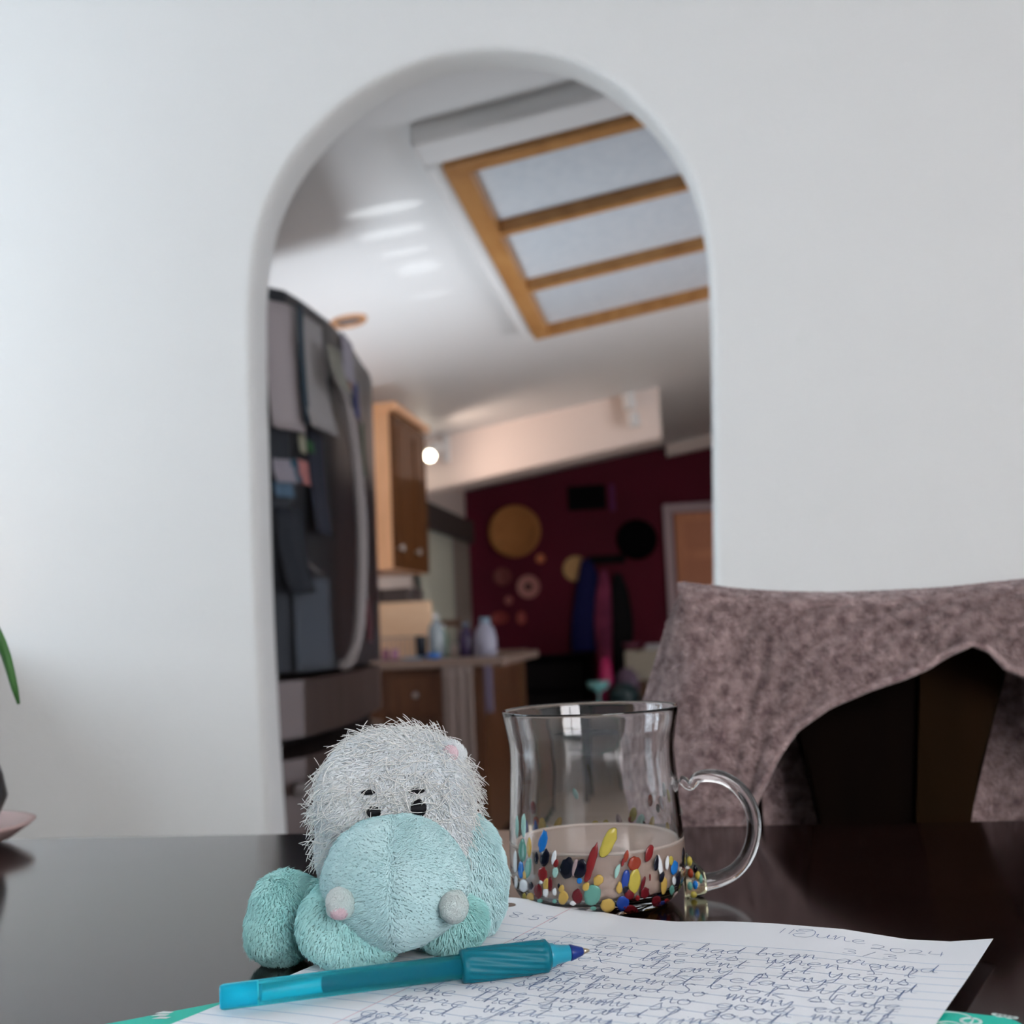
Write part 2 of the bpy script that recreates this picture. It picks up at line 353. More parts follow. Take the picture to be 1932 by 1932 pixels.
G = {  # single-line cursive letters: strokes of x,y on a 5-high x-height
'a': '5,4.3 3,5 1,3.6 .5,1.6 1.6,0 3.4,.8 5,4.6 4.6,1 5.6,0 6.4,.6', 'b': '0,.5 1.6,6 2.6,9.6 1.8,10 1.2,6 1,1 2.4,0 4.2,1.6 3.6,3.6 2,3.2|4,3 5.4,3.2',
'c': '4.6,4 3,5 1,3.4 .8,1.2 2.4,0 5,1', 'd': '5,4.2 3,5 .8,3.4 .6,1 2,0 4,1.4 6.2,10 5,3 5.2,.4 6.4,.4', 'e': '.6,1.8 3,2.6 4.4,4.2 3.2,5 1.4,4 .8,1.6 2.2,0 5,1',
'f': '0,1 3,6 4.6,9.6 3.4,10 2.2,4 1,-4.4 2,-4.6 3,.4 4.8,1', 'g': '5,4.2 3,5 1,3.6 .6,1.4 2,.2 4,1.6 5,4.6 4.2,-2 2.4,-5 .4,-4.4 1.6,-2.4 6,.8',
'h': '0,.6 2,6 3.2,9.8 2.2,10 1,0 2.4,3.6 4,4.8 4.6,3 4.2,.6 5,0 6,.8', 'i': '0,1.2 1.8,5 1.2,1 2,0 3.4,1|2.4,7 2.7,7.4', 'j': '1,1 2.6,5 1.6,-3 .4,-5 -.6,-4 3,.6|3,7 3.2,7.3',
'k': '0,.6 2.2,7 3,10 2,9.6 1,0|5,5 2,2.6 3.4,1.8 5.2,0 6,.4', 'l': '0,.8 2.6,6 3.4,9.8 2.4,10 1.2,3 1.6,.2 3.4,.8', 'm': '0,3 1,5 .8,0 2.2,4.2 3.2,4.8 3.2,0 4.8,4.2 5.8,4.8 5.8,1 6.6,0 7.6,.8',
'n': '0,3 1,5 .8,0 2.4,4.2 3.8,4.8 4,1 4.8,0 6,.8', 'o': '3.6,4.8 1.4,4.4 .4,2 1.6,0 3.8,.8 4.4,3.4 3,5 3.6,4 5.6,4.2', 'p': '0,1 1.6,5 .4,-5|1.4,3.6 3,5 4.6,3.6 4,.8 2,0 1,1 5.6,.4',
'r': '0,1 1.4,4.6 1.8,5.4 2.4,4.4 3.8,4.4 3.2,1 4,0 5,.8', 's': '0,.8 2.6,5.2 3,4 4,1.6 2.4,0 .6,.6 3,.4 5,.8', 't': '0,1 2,5 3,9 1.6,2 2,0 4,.8|.4,6.4 4.6,6.8', 'u': '0,3.4 .8,5 .4,1.2 1.8,0 3.6,1.6 4.6,5 4,1 5,0 6,.8',
'v': '0,4 .8,5 1.6,.2 3.6,4.8 5,4.4', 'w': '0,4 .8,5 1,.8 2.2,0 3.2,4 3.6,.6 5,.2 6.2,4.8 7.2,4.4', 'x': '0,4.6 1.4,4.6 3.4,.2 5.2,.4|5,5 .4,0', 'y': '0,3.4 .8,5 .8,1.6 2.2,.6 4.6,5 3.4,-3 1.6,-5 .4,-4 5.6,.8',
'z': '.4,4.2 2,5 3.6,3.8 .8,.4 3,.6 2.6,-3.4 .8,-3 5,.6', 'q': '5,4.2 3,5 .8,3 1.6,.2 4.6,3 5,5 4,-5 6,-2',
'1': '1.4,0 2.4,7', '9': '4.6,5.4 2.6,7 .8,5.4 2,3.8 4.6,5.6 4.8,6.6 4,0', '2': '.6,5.4 2.4,7 4.4,5.6 2.6,1.6 .4,.4 1.6,1.4 5.6,0', '0': '3,7 .8,5 .8,1.4 2.8,0 4.8,2 4.8,5.6 3,7', '8': '4.6,6 2.4,7 .8,5.4 4.4,2 2.8,0 .8,1.4 4.4,5 4.8,6.4',
'5': '4.6,7 1.8,6.8 1.2,4 3.6,4 4.2,1.6 2.6,0 .4,.8', '3': '.6,6.2 2.8,7 4.2,5.4 2,3.8 4.4,2.4 3.6,.4 .6,.4', '4': '1.4,7 .6,3 5,3.2|4.6,6.6 4,0', '6': '4.2,7 1.4,4 .8,1.2 2.6,0 4.4,1.4 3,3.2 1,2', '7': '.6,6.8 4.8,7 2,0',
'I': '0,2 4,8 2,9.6 1,7 2.4,1 .4,0 5,1.4', 'J': '3,8 .6,7 2,5.4 5.6,8.2 6,10 3,10 1.4,8.6 6.6,9 7.2,3 5,-1 1,-.6 .2,2 4,4', 'S': '5,9 3,10 1.4,8 4,4 3,.6 .4,.6 -.6,2', 'G': '6,9 3,10 .6,6 1,1.4 4,.4 6,4 5.4,4.4 5.6,0', 'P': '2,0 3,9 .6,7 3.6,10 7.4,8.6 6,5.4 2.4,5',
'/': '.6,-1 4,8', '.': '.6,.1 .9,.3', ':': '1,1 1.2,1.3|1.5,4.4 1.7,4.7', ',': '1,.6 .4,-1'}
ADV = {'m': 7.4, 'w': 7.2, 'i': 3.4, 'l': 3.5, 'j': 3.4, '1': 3.2, ':': 2.6, '.': 2, ',': 2, 'J': 8, 'P': 7.6, 'S': 6, ' ': 6.5, 't': 4.2, 'I': 5}
wr = MB()
def stroke(pts, wd=.000125):
    # pts in paper (u, v) metres -> thin flat ink ribbon lying on the sheet
    P = smoothline(pts, 5)
    L_, R2 = [], []
    for i in range(len(P)):
        t = P[min(i+1, len(P)-1)]-P[max(i-1, 0)]; q = math.hypot(*t) or 1e-9; nn = np.array([-t[1], t[0]])/q*wd
        for lst, s in ((L_, 1), (R2, -1)):
            a = P[i]+nn*s; p = pap(min(max(a[0], 0), PW), min(max(a[1], 0), PH)); p[2] += .00012; lst.append(p)
    n = len(P); wr.add(L_+R2, [(i, i+1, n+i+1, n+i) for i in range(n-1)])
def write(text, u, v, sx, sy, slant=-.16, rise=0, jit=.5, wd=.000125):
    cur = u
    for ch in text:
        if ch in G:
            jx, jy, js = rng.normal(0, .25*jit), rng.normal(0, .5*jit), 1+rng.normal(0, .14*jit)
            for st in G[ch].split('|'):
                P = []
                for q in st.split():
                    x, y = map(float, q.split(',')); x += rng.normal(0, .12*jit); y += rng.normal(0, .15*jit)
                    yy = (y*js+jy)
                    P.append((cur+(x+jx+slant*yy)*sx, v-yy*sy-rise*(cur-u)))
                stroke(P, wd)
        cur += (ADV.get(ch, 6) if ch != ' ' else ADV[' '])*sx
    return cur
write('11', .1405, .0135, .00105, .00105, jit=.3); write('June', .1475, .0155, .00108, .00110, -.2, -.05, jit=.3); write('2024', .1775, .0220, .00112, .00100, -.2, -.08, .3)
write('3/3', .1705, .0335, .00115, .00095, jit=.3)
write('8:59', .0325, .0262, .00105, .0010, jit=.3)
lines = ['in 1992 So it had been around', 'upac ten years when I l', 'living our like ent Put years.', 'at latex at any stay and', 'alyzed you like classified', 'said hear and book scale',
         'last right hound So many esaft', 'gum slight go no good much', 'of more gummy so good guru', 'one that so and fine no give', 'more what guy mind on such', 'kind of one half year and', 'gone when all her rooms are',
         'then out of my long head so', 'round and good line year on', 'some lines and so he said', 'nothing more than one word', 'and so it was her turn and', 'again the same long road', 'home and then some more']
for i, tx in enumerate(lines):
    v = .0462+.0086*i
    if v > .235: break
    wdt = sum(ADV.get(c, 6) for c in tx); end = .204 if i else .2065
    sx = (end-.0535)/wdt
    write(tx, .0535+rng.normal(0, .0012), v, sx, .00105+rng.normal(0, .00003), -.17, -.004, .9)
inkm = simple('blue ballpoint ink', (.03, .11, .30), .5)
o = wr.build('handwriting', inkm, pt, fix=False); o['kind'] = 'stuff'

# teal notebook under the sheet
teal = simple('teal cover', (.0, .58, .44), .5)
NR = np.array([.0925, .3755]); NL = np.array([-.130, .455]); dN = np.array([-.45, -.89])
nb = thing('notebook', 'teal notebook lying under the handwritten sheet at the bottom edge', 'notebook', (-.03, .3, TZ))
poly = [NR, NL, np.array([-.1630, .3885]), np.array([-.1945, .3648]), np.array([-.225, .30]), np.array([-.225+.30, .215]), NR+dn*.15]
rr = []
for q in range(7):   # rounded outer corner of the cover
    a = q/6*math.pi/2; c = NR+(-e*.009)+dn*.009; rr.append(c+.009*(e*math.cos(a)-dn*math.sin(a)))
poly = rr+poly[1:-1]+[NR+dn*.15]
pages = [p*.985+np.array([-.03, .3])*.015 for p in poly]
MB().prism([(p[0], p[1], TZ+.0002) for p in pages], (0, 0, .0026)).build('page_block', simple('notebook pages', (.8, .8, .76), .7), nb)
MB().prism([(p[0], p[1], TZ+.0028) for p in poly], (0, 0, .0006)).build('cover', teal, nb); cv = nb.children[-1]
def ringmb(c, r, w, z, n=28, h=.0002):
    return MB().lathe([(r-w, z), (r, z), (r, z+h), (r-w, z+h)], (c[0], c[1], 0), n, closed=True)
zz = TZ+.0034
for (x, y, r, w) in ((1795, 1922, .0062, .0005), (1832, 1927, .0032, .0009), (1790, 1936, .0040, .0005)):
    p = PZ(x, y, zz); ringmb(p, r, w, zz).build('cover_ring', M.setdefault('pale cover print', mat('pale cover print', (.70, .82, .80), .4)), cv)
mbw = MB()
for a in range(5):
    p = PZ(1878+a*9, 1915+a*1.5, zz); mbw.lathe([(.0009+.0005*(a % 2), zz), (.0012, zz+.0002)], (p[0], p[1], 0), 9)
mbw.build('worn_corner', M['pale cover print'], cv)
mbw = MB()
for (x, y) in ((303, 1916), (311, 1911), (305, 1921)):
    p = PZ(x, y, zz); mbw.add([(p[0]-.003, p[1]-.0012, zz+.0002), (p[0]+.002, p[1]-.001, zz+.0002), (p[0]+.003, p[1]+.0006, zz+.0002), (p[0]-.001, p[1]+.001, zz+.0002)], [(0, 1, 2, 3)])
mbw.build('worn_patch', M['pale cover print'], cv)

# ================================================================ PEN
pen = thing('ballpoint_pen', 'translucent turquoise ballpoint pen lying on the sheet before the plush', 'pen', (-.1, .4, TZ))
pa = PZ(414, 1882, TZ+.0095); pb = PZ(1112, 1793, TZ+.0108)
pv = pb-pa; PLn = np.linalg.norm(pv); pv /= PLn
def along(fr): return pa+pv*PLn*fr
pq = simple('turquoise barrel', (.08, .86, .98), .25, trans=.9, ior=1.18)
def rot_lathe(prof, n=40):
    mb = MB(); side = np.cross(pv, [0, 0, 1]); side /= np.linalg.norm(side); up = np.cross(side, pv); vs = []
    for s, r in prof:
        for k in range(n):
            a = 2*math.pi*k/n; rr_ = r(a, s) if callable(r) else r
            vs.append(pa+pv*PLn*s+rr_*(math.cos(a)*side+math.sin(a)*up))
    m = len(prof); fs = [(i*n+k, i*n+(k+1) % n, (i+1)*n+(k+1) % n, (i+1)*n+k) for i in range(m-1) for k in range(n)]
    return mb.add(vs, fs+[tuple(range(n))[::-1], tuple((m-1)*n+k for k in range(n))])
rb = .0041
mb = rot_lathe([(0, rb*.80), (.004, rb*.93), (.012, rb), (.64, rb), (.64, rb*.78), (.10, rb*.78), (.10, rb*.4)], 36); mb.build('barrel', pq, pen, True)
rot_lathe([(.006, rb*.6), (.006, rb*.74), (.095, rb*.74), (.095, rb*.6)], 24).build('end_plug', simple('turquoise plug', (.0, .62, .85), .5), pen, True)
rot_lathe([(.255, .0016), (.26, .0029), (.70, .0029), (.90, .0012)], 20).build('ink_tube', simple('dark blue ink', (.0, .012, .09), .5), pen, True)
grip = simple('ribbed turquoise grip', (.0, .15, .21), .42, spec=.3)
rg = .0058
def gr(a, s): return rg*(.97-.06*((s-.64)/.235)**2)+.00022*math.sin(a*14+s*62) if .652 < s < .862 else rg*.96
prof = [(.632, rb*1.02), (.636, rg*.93)]+[(.64+.235*k/46, gr) for k in range(47)]+[(.878, rg*.86), (.884, rb*1.05)]
rot_lathe(prof, 84).build('grip', grip, pen, True)
rot_lathe([(.878, rb*.98), (.885, rb*1.0), (.896, rb*.96), (.902, rb*.82), (.945, rb*.62), (.946, rb*.60)], 32).build('cone', simple('pale turquoise cone', (.02, .42, .60), .3, trans=.35), pen, True)
rot_lathe([(.942, rb*.66), (.946, rb*.68), (.978, rb*.36), (.981, rb*.30)], 32).build('tip_holder', simple('navy plastic', (.006, .03, .20), .3), pen, True)
rot_lathe([(.979, rb*.30), (.990, rb*.20), (.997, rb*.13), (1.0, rb*.05)], 24).build('tip', simple('brass tip', (.50, .42, .30), .3, metal=1), pen, True)

# ================================================================ MUG
MC = PZ(1131, 1702, TZ); MX, MY = float(MC[0]), float(MC[1])
mz = TZ+.0003
out = [(.020, 0), (.0290, .0006), (.0325, .0025), (.0352, .0055), (.0372, .0095), (.0382, .014), (.03835, .019), (.0383, .026), (.0379, .036), (.0373, .046), (.0368, .056), (.0364, .064), (.0364, .070), (.0370, .075), (.0380, .0805), (.0389, .0855), (.0391, .0872)]
inn = [(.0386, .0876), (.0377, .0870), (.0371, .0852), (.0358, .0790), (.0346, .0730), (.0342, .068), (.0343, .060), (.0349, .050), (.0355, .040), (.0359, .030), (.0360, .020), (.0357, .014), (.0345, .0098), (.0315, .0074), (.022, .0062), (.0, .006)]
out = [(r*1.034, h*.99) for r, h in out]; inn = [(r*1.034, h*.99) for r, h in inn]
def lat(prof, zoff, n=96, m=4):
    P = smoothline(prof, m); return [(max(p[0], 0), p[1]+zoff) for p in P]
mug = thing('glass_mug', 'clear glass mug with coloured glass chips half full of milky coffee', 'mug', (MX, MY, TZ))
def lathe_pole(prof, n):
    mb = MB(); vs = [(MX, MY, prof[0][1])]
    for r, z in prof[1:-1]:
        for k in range(n): a = 2*math.pi*k/n; vs.append((MX+r*math.cos(a), MY+r*math.sin(a), z))
    vs.append((MX, MY, prof[-1][1])); m = len(prof)-2; fs = [(0, 1+(k+1) % n, 1+k) for k in range(n)]
    fs += [(1+i*n+k, 1+i*n+(k+1) % n, 1+(i+1)*n+(k+1) % n, 1+(i+1)*n+k) for i in range(m-1) for k in range(n)]
    b = 1+(m-1)*n; fs += [(b+k, b+(k+1) % n, len(vs)-1) for k in range(n)]
    return mb.add(vs, fs)
full = [(0, mz)]+[(r, z+mz) for r, z in [(.010, 0)]]+lat(out+inn, mz)
lathe_pole(full, 112).build('mug_body', M['glass'], mug, True)
ro = lambda h: float(np.interp(h, [q[1] for q in out], [q[0] for q in out]))
ri = lambda h: float(np.interp(h, [q[1] for q in inn][::-1], [q[0] for q in inn][::-1]))
ML = .0274
mp_ = [(0, mz+.0058)]+[(ri(h)+.00006, mz+h-(.0001 if h < .008 else 0)) for h in (.0068, .0075, .0098, .012, .014, .018, .020, .024, .0266)]+[(ri(.0272)+.00003, mz+ML+.0009), (ri(.03)-.0008, mz+ML+.0002), (.030, mz+ML), (0, mz+ML)]
cof = lathe_pole(mp_, 96).build('coffee', M['milk'], mug, True)
rm = ri(ML)
MB().lathe([(rm-.0016, mz+ML-.0003), (rm+.0001, mz+ML-.0003), (rm+.0001, mz+ML+.0011), (rm-.0004, mz+ML+.0009), (rm-.0010, mz+ML+.0003)], (MX, MY, 0), 96, closed=True).build('meniscus_highlight', mat('painted meniscus highlight', (.80, .68, .60), .4), cof, True)  # pale ring paints the bright meniscus highlight at the coffee's edge
# handle in the vertical plane facing the viewer
hd = float((np.array([MX, MY, TZ+.04])-CAM)@F_)
hpx = [(1283, 1470), (1290, 1474), (1300, 1483), (1306, 1480), (1316, 1467), (1336, 1463), (1362, 1467), (1388, 1482), (1408, 1505), (1420, 1533), (1423, 1562), (1418, 1592), (1405, 1622), (1385, 1644), (1360, 1657), (1340, 1662), (1328, 1664)]
hr = [.0019, .0022, .0021, .0021, .0026, .0029, .0031, .0032, .0032, .0032, .0032, .0032, .0033, .0034, .0036, .0039, .0042]
hp = smoothline([PD(x, y, hd) for x, y in hpx], 5); hrr = np.interp(np.linspace(0, 1, len(hp)), np.linspace(0, 1, len(hr)), hr)
MB().tube(hp, list(hrr), 20).build('handle', M['glass'], mug, True)
lug = smoothline([PD(x, y, hd) for x, y in ((1290, 1648), (1300, 1652), (1312, 1658), (1324, 1662), (1331, 1664))], 3)
lg = MB(); n_ = 24; vs = []
for i, p in enumerate(lug):
    f = i/(len(lug)-1); hz = .0112*(1-f)+.0046*f; hy = .0048*(1-f)+.0046*f
    for k in range(n_):
        a = 2*math.pi*k/n_; vs.append(p+np.array([0, 0, 1])*hz*math.sin(a)+F_*hy*math.cos(a)*np.array([1, 1, 0]))
m_ = len(lug); lg.add(vs, [(i*n_+k, i*n_+(k+1) % n_, (i+1)*n_+(k+1) % n_, (i+1)*n_+k) for i in range(m_-1) for k in range(n_)]+[tuple(range(n_))[::-1], tuple((m_-1)*n_+k for k in range(n_))])
lg.build('handle_lug', mat('yellow tinted glass', (.93, .92, .62), .02, trans=1, ior=1.45), mug, True)
LUGC = ((1301, 1625, 5, 9, 'Y'), (1303, 1648, 5, 9, 'o'), (1312, 1640, 4, 8, 'k'), (1317, 1652, 5, 8, 'Y'), (1302, 1672, 5, 8, 'g'), (1312, 1670, 5, 8, 'b'), (1322, 1658, 4, 9, 'g'), (1309, 1688, 6, 6, 'Y'))
# coloured glass chips fused into the outer face (positions read off the photo, crop scale 5.68)
CH = {'b': (.01, .16, .52), 'B': (.015, .05, .28), 'k': (.004, .004, .012), 'w': (.72, .74, .76), 'r': (.20, .014, .016), 'R': (.12, .008, .013), 'y': (.50, .33, .08), 'Y': (.44, .36, .06), 'g': (.11, .30, .25), 'o': (.26, .035, .015), 't': (.33, .55, .50), 'p': (.35, .25, .26)}
CM = {}
for k, c in CH.items(): CM[k] = mat('chip glass '+{'b': 'blue', 'B': 'navy blue', 'k': 'black', 'w': 'white', 'r': 'red', 'R': 'dark red', 'y': 'amber', 'Y': 'yellow', 'g': 'green', 'o': 'orange red', 't': 'pale teal', 'p': 'pinkish'}[k], c, .12, coat=.0, spec=.35)
chips = [(365, 385, 47, 122, 12, 'b'), (385, 560, 50, 95, 10, 'k'), (295, 565, 22, 68, 0, 'k'), (483, 555, 24, 80, 10, 'w'), (88, 225, 18, 125, 0, 't'), (158, 215, 25, 125, 0, 't'), (145, 480, 42, 130, 0, 'g'), (218, 445, 26, 110, 0, 'y'),
 (68, 600, 20, 125, 0, 'w'), (128, 690, 30, 95, 0, 'b'), (205, 670, 36, 110, 8, 'g'), (172, 740, 22, 50, 0, 'y'), (78, 820, 18, 70, 0, 'w'), (158, 858, 46, 70, 0, 'w'), (236, 862, 24, 42, 0, 'k'), (360, 735, 52, 82, 0, 'r'), (400, 845, 32, 70, 8, 'y'), (395, 930, 30, 52, 0, 'w'),
 (312, 920, 48, 85, 0, 'R'), (228, 980, 40, 50, 0, 'y'), (165, 980, 22, 45, 0, 'Y'), (335, 1020, 30, 24, 0, 'g'), (442, 840, 25, 80, 0, 'R'), (505, 620, 28, 48, 10, 'r'), (498, 715, 32, 60, 8, 't'), (620, 670, 78, 118, 8, 'k'), (705, 660, 26, 95, 14, 'p'), (768, 680, 68, 108, 18, 'k'),
 (757, 805, 30, 32, 20, 'b'), (890, 590, 46, 190, 16, 'r'), (850, 740, 36, 90, 20, 'r'), (1068, 395, 68, 178, 24, 'Y'), (1258, 545, 26, 68, 15, 'o'), (1225, 605, 18, 50, 15, 'r'), (1162, 700, 24, 80, 16, 't'), (1505, 508, 40, 98, 14, 'r'), (1350, 620, 68, 78, 35, 'o'), (1345, 810, 62, 142, 8, 'Y'),
 (1250, 790, 42, 110, 10, 'B'), (1185, 880, 34, 66, 5, 'y'), (1290, 950, 60, 55, 30, 'R'), (1585, 615, 30, 88, 8, 'k'), (1620, 640, 24, 115, -8, 'w'), (1640, 760, 28, 66, 8, 'k'), (1698, 615, 20, 78, 5, 'w'), (1740, 590, 22, 52, 0, 'Y'), (1775, 665, 38, 80, 8, 'b'), (1870, 555, 14, 110, 0, 'k'),
 (1820, 790, 36, 82, 5, 'k'), (1770, 805, 20, 45, 0, 'w'), (1662, 860, 34, 95, 5, 'y'), (1748, 905, 28, 52, 5, 'g'), (1455, 935, 50, 62, 10, 'R'), (1440, 830, 20, 80, 15, 'R'), (1512, 770, 8, 40, 0, 'r'), (960, 800, 52, 66, 30, 'y'), (828, 870, 40, 50, 18, 'y'), (890, 960, 98, 115, 20, 'g'), (735, 975, 58, 85, 0, 'R'),
 (582, 985, 54, 75, 8, 'y'), (562, 890, 30, 42, 20, 'y'), (490, 925, 22, 42, 0, 'w'), (536, 860, 14, 30, 0, 'k'), (490, 1025, 26, 24, 0, 'g'), (688, 1045, 36, 26, 0, 'w'), (1062, 1068, 80, 76, 0, 'y'), (1225, 1050, 74, 82, 0, 'B'), (1300, 1115, 85, 50, 10, 'R'), (1582, 1025, 52, 64, 15, 'R'),
 (1472, 1135, 30, 27, 0, 'y'), (1400, 1165, 30, 20, 0, 'y'), (1640, 1070, 46, 60, 25, 'B'), (1695, 1030, 34, 38, 10, 'r'), (1790, 985, 32, 75, 18, 'p'), (1850, 990, 38, 95, 18, 'k'), (1680, 1120, 62, 48, 45, 'g'), (905, 1100, 36, 22, 0, 'g'), (1380, 990, 26, 30, 0, 'r'), (345, 820, 20, 22, 0, 'w'), (1250, 900, 30, 50, 0, 'k')]
def hit(px, py):
    d = ray(px, py); k0 = ((np.array([MX, MY])-CAM[:2])@d[:2])/(d[:2]@d[:2])
    k = k0-.05/np.linalg.norm(d[:2]); st = .1/np.linalg.norm(d[:2])/200
    best = None; bd = 9
    for i in range(110):
        p = CAM+d*k; g = math.hypot(p[0]-MX, p[1]-MY)-ro(min(max(p[2]-mz, 0.0), .087))
        if g < 0:
            for _ in range(8):
                k -= st/2; st /= 2; p = CAM+d*k
                if math.hypot(p[0]-MX, p[1]-MY)-ro(min(max(p[2]-mz, 0.0), .087)) < 0: continue
                k += st
            return CAM+d*k
        if g < bd: bd = g; best = p
        k += st
    return best
def chip(th0, h0, pts, m):
    n = len(pts); vs = []
    for (f, dr) in ((1, -.00012), (.93, .00016), (.6, .00024)):
        for th, h in pts:
            a = th0+(th-th0)*f; hh = min(max(h0+(h-h0)*f, .0008), .085); r = ro(hh)+dr; vs.append((MX+r*math.cos(a), MY+r*math.sin(a), mz+hh))
    r = ro(h0)+.00027; vs.append((MX+r*math.cos(th0), MY+r*math.sin(th0), mz+h0))
    fs = [(i*n+k, i*n+(k+1) % n, (i+1)*n+(k+1) % n, (i+1)*n+k) for i in range(2) for k in range(n)]+[(2*n+k, 2*n+(k+1) % n, 3*n) for k in range(n)]
    fs.append(tuple(range(n))[::-1])
    MB().add(vs, fs).build('glass_chip', m, mug, True, fix=False)
for (X, Y, hw, hh, tl, c) in chips:
    px, py = 960+X/5.68, 1520+Y/5.68; a = math.radians(tl); pts = []
    p0 = hit(px, py); th0 = math.atan2(p0[1]-MY, p0[0]-MX); h0 = p0[2]-mz
    for k in range(16):
        q = 2*math.pi*k/16; w_ = 1+rng.normal(0, .05); ex, ey = hw/5.68*math.cos(q)*w_, -hh/5.68*math.sin(q)*w_
        p = hit(px+ex*math.cos(a)-ey*math.sin(a), py+ex*math.sin(a)+ey*math.cos(a)); pts.append((math.atan2(p[1]-MY, p[0]-MX), p[2]-mz))
    pts = [(th0+((t_-th0+math.pi) % (2*math.pi)-math.pi), h_) for t_, h_ in pts]
    chip(th0, max(h0, .001), pts, CM[c])
for (px, py, a_, b_, c) in LUGC:
    p = PD(px, py, hd-.0050); V_ = []
    for k in range(12): q = 2*math.pi*k/12; V_.append(p+R_*a_*.00024*math.cos(q)+U_*b_*.00024*math.sin(q))
    V_ += [v+F_*.0007 for v in V_]+[p-F_*.0003]
    MB().add(V_, [(k, (k+1) % 12, 12+(k+1) % 12, 12+k) for k in range(12)]+[(k, (k+1) % 12, 24) for k in range(12)]+[tuple(range(12, 24))]).build('glass_chip', CM[c], mug, True)
for i in range(95):   # chips on the far side, seen through the glass and above the coffee
    th0 = math.radians(rng.uniform(5, 165)); h0 = rng.choice([rng.uniform(.004, .03), rng.uniform(.02, .047)], p=[.68, .32]); w_ = rng.uniform(.0011, .0028); hh = w_*rng.uniform(1.2, 2.6); a = rng.normal(0, .3)
    pts = []
    for k in range(14):
        q = -2*math.pi*k/14; ex, ey = w_*math.cos(q), hh*math.sin(q); pts.append((th0+(ex*math.cos(a)-ey*math.sin(a))/.0395, h0+ex*math.sin(a)+ey*math.cos(a)))
    chip(th0, h0, pts[::-1], CM[rng.choice(list('bBkkwwrrRyyYgotp'))])

# ================================================================ PLUSH HIPPO
hippo = thing('plush_hippo', 'small mint plush hippo with shaggy pale head sitting behind the pen', 'toy', (-.118, .45, TZ))
RH = np.array([math.cos(PSI), math.sin(PSI), 0]); FH = np.array([-math.sin(PSI), math.cos(PSI), 0]); ZH = np.array([0, 0, 1.0])
BAS = np.array([RH, FH, ZH]).T
def fur_mat(name, ca, cb, rough=.8):
    m = mat(name, ca, rough, var=cb, scale=55, spec=.1); return m
MF = {'mint': fur_mat('mint plush', (.36, .70, .69), (.50, .83, .81)), 'mintgrey': fur_mat('mint grey plush', (.50, .74, .76), (.64, .85, .87)), 'head': fur_mat('silver plush', (.72, .77, .80), (.86, .89, .90)),
      'pale': fur_mat('pale plush', (.50, .66, .64), (.68, .70, .70)), 'pink': fur_mat('pink plush', (.66, .48, .54), (.72, .56, .6)), 'yarn': mat('white yarn', (.90, .90, .88), .6, spec=.2)}
def blob(c, r, p=2.2, rot=(0, 0, 0), deform=None, noise=.03, seed=0):
    c = np.array(c, float); r = np.array(r, float)
    Rx, Ry, Rz = [Matrix.Rotation(rot[i], 3, 'XYZ'[i]) for i in range(3)]; RM = BAS@np.array(Rz@Ry@Rx)
    ph = np.random.default_rng(seed+3).uniform(0, 6, 12)
    def surf(d):
        d = d/np.linalg.norm(d, axis=1)[:, None]
        k = (np.abs(d/r)**p).sum(1)**(-1/p); q = d*k[:, None]
        nz = np.sin(d[:, 0]*4+ph[0])*np.sin(d[:, 2]*5+ph[1])+.6*np.sin(d[:, 0]*9+ph[2]+d[:, 1]*6)*np.sin(d[:, 2]*8+ph[3])
        q = q*(1+noise*nz)[:, None]
        if deform: q = deform(q)
        return c+q@RM.T
    return surf
def fdirs(n):
    i = np.arange(n)+.5; ph = np.arccos(1-2*i/n); th = math.pi*(1+5**.5)*i
    return np.stack([np.cos(th)*np.sin(ph), np.sin(th)*np.sin(ph), np.cos(ph)], 1)
def normals(surf, d):
    a = np.cross(d, [.31, .2, .93]); a /= np.linalg.norm(a, axis=1)[:, None]; b = np.cross(d, a); h = 1e-3
    p = surf(d); n = np.cross(surf(d+a*h)-p, surf(d+b*h)-p); n /= np.linalg.norm(n, axis=1)[:, None]
    cc = p.mean(0); s = np.sign(((p-cc)*n).sum(1)); return p, n*s[:, None]
def np_mesh(name, V, F, m, parent, smooth=False):
    me = bpy.data.meshes.new(name); me.vertices.add(len(V)); me.vertices.foreach_set('co', np.asarray(V, np.float32).ravel())
    F = np.asarray(F, np.int32); k = F.shape[1]; me.loops.add(F.size); me.loops.foreach_set('vertex_index', F.ravel())
    me.polygons.add(len(F)); me.polygons.foreach_set('loop_start', np.arange(0, F.size, k, dtype=np.int32)); me.polygons.foreach_set('loop_total', np.full(len(F), k, np.int32))
    me.polygons.foreach_set('use_smooth', np.full(len(F), smooth)); me.update(calc_edges=True); me.validate()
    return link(name, me, m, parent)
def sphere_grid(surf, n=64, m=40):
    D = []; 
    for j in range(m+1):
        for i in range(n): ph = math.pi*(j+.001)/(m+.002); th = 2*math.pi*i/n; D.append((math.cos(th)*math.sin(ph), math.sin(th)*math.sin(ph), math.cos(ph)))
    V = surf(np.array(D)); F = []
    for j in range(m):
        for i in range(n): a, b = j*n+i, j*n+(i+1) % n; F += [(a, a+n, b+n), (a, b+n, b)]
    return V, F
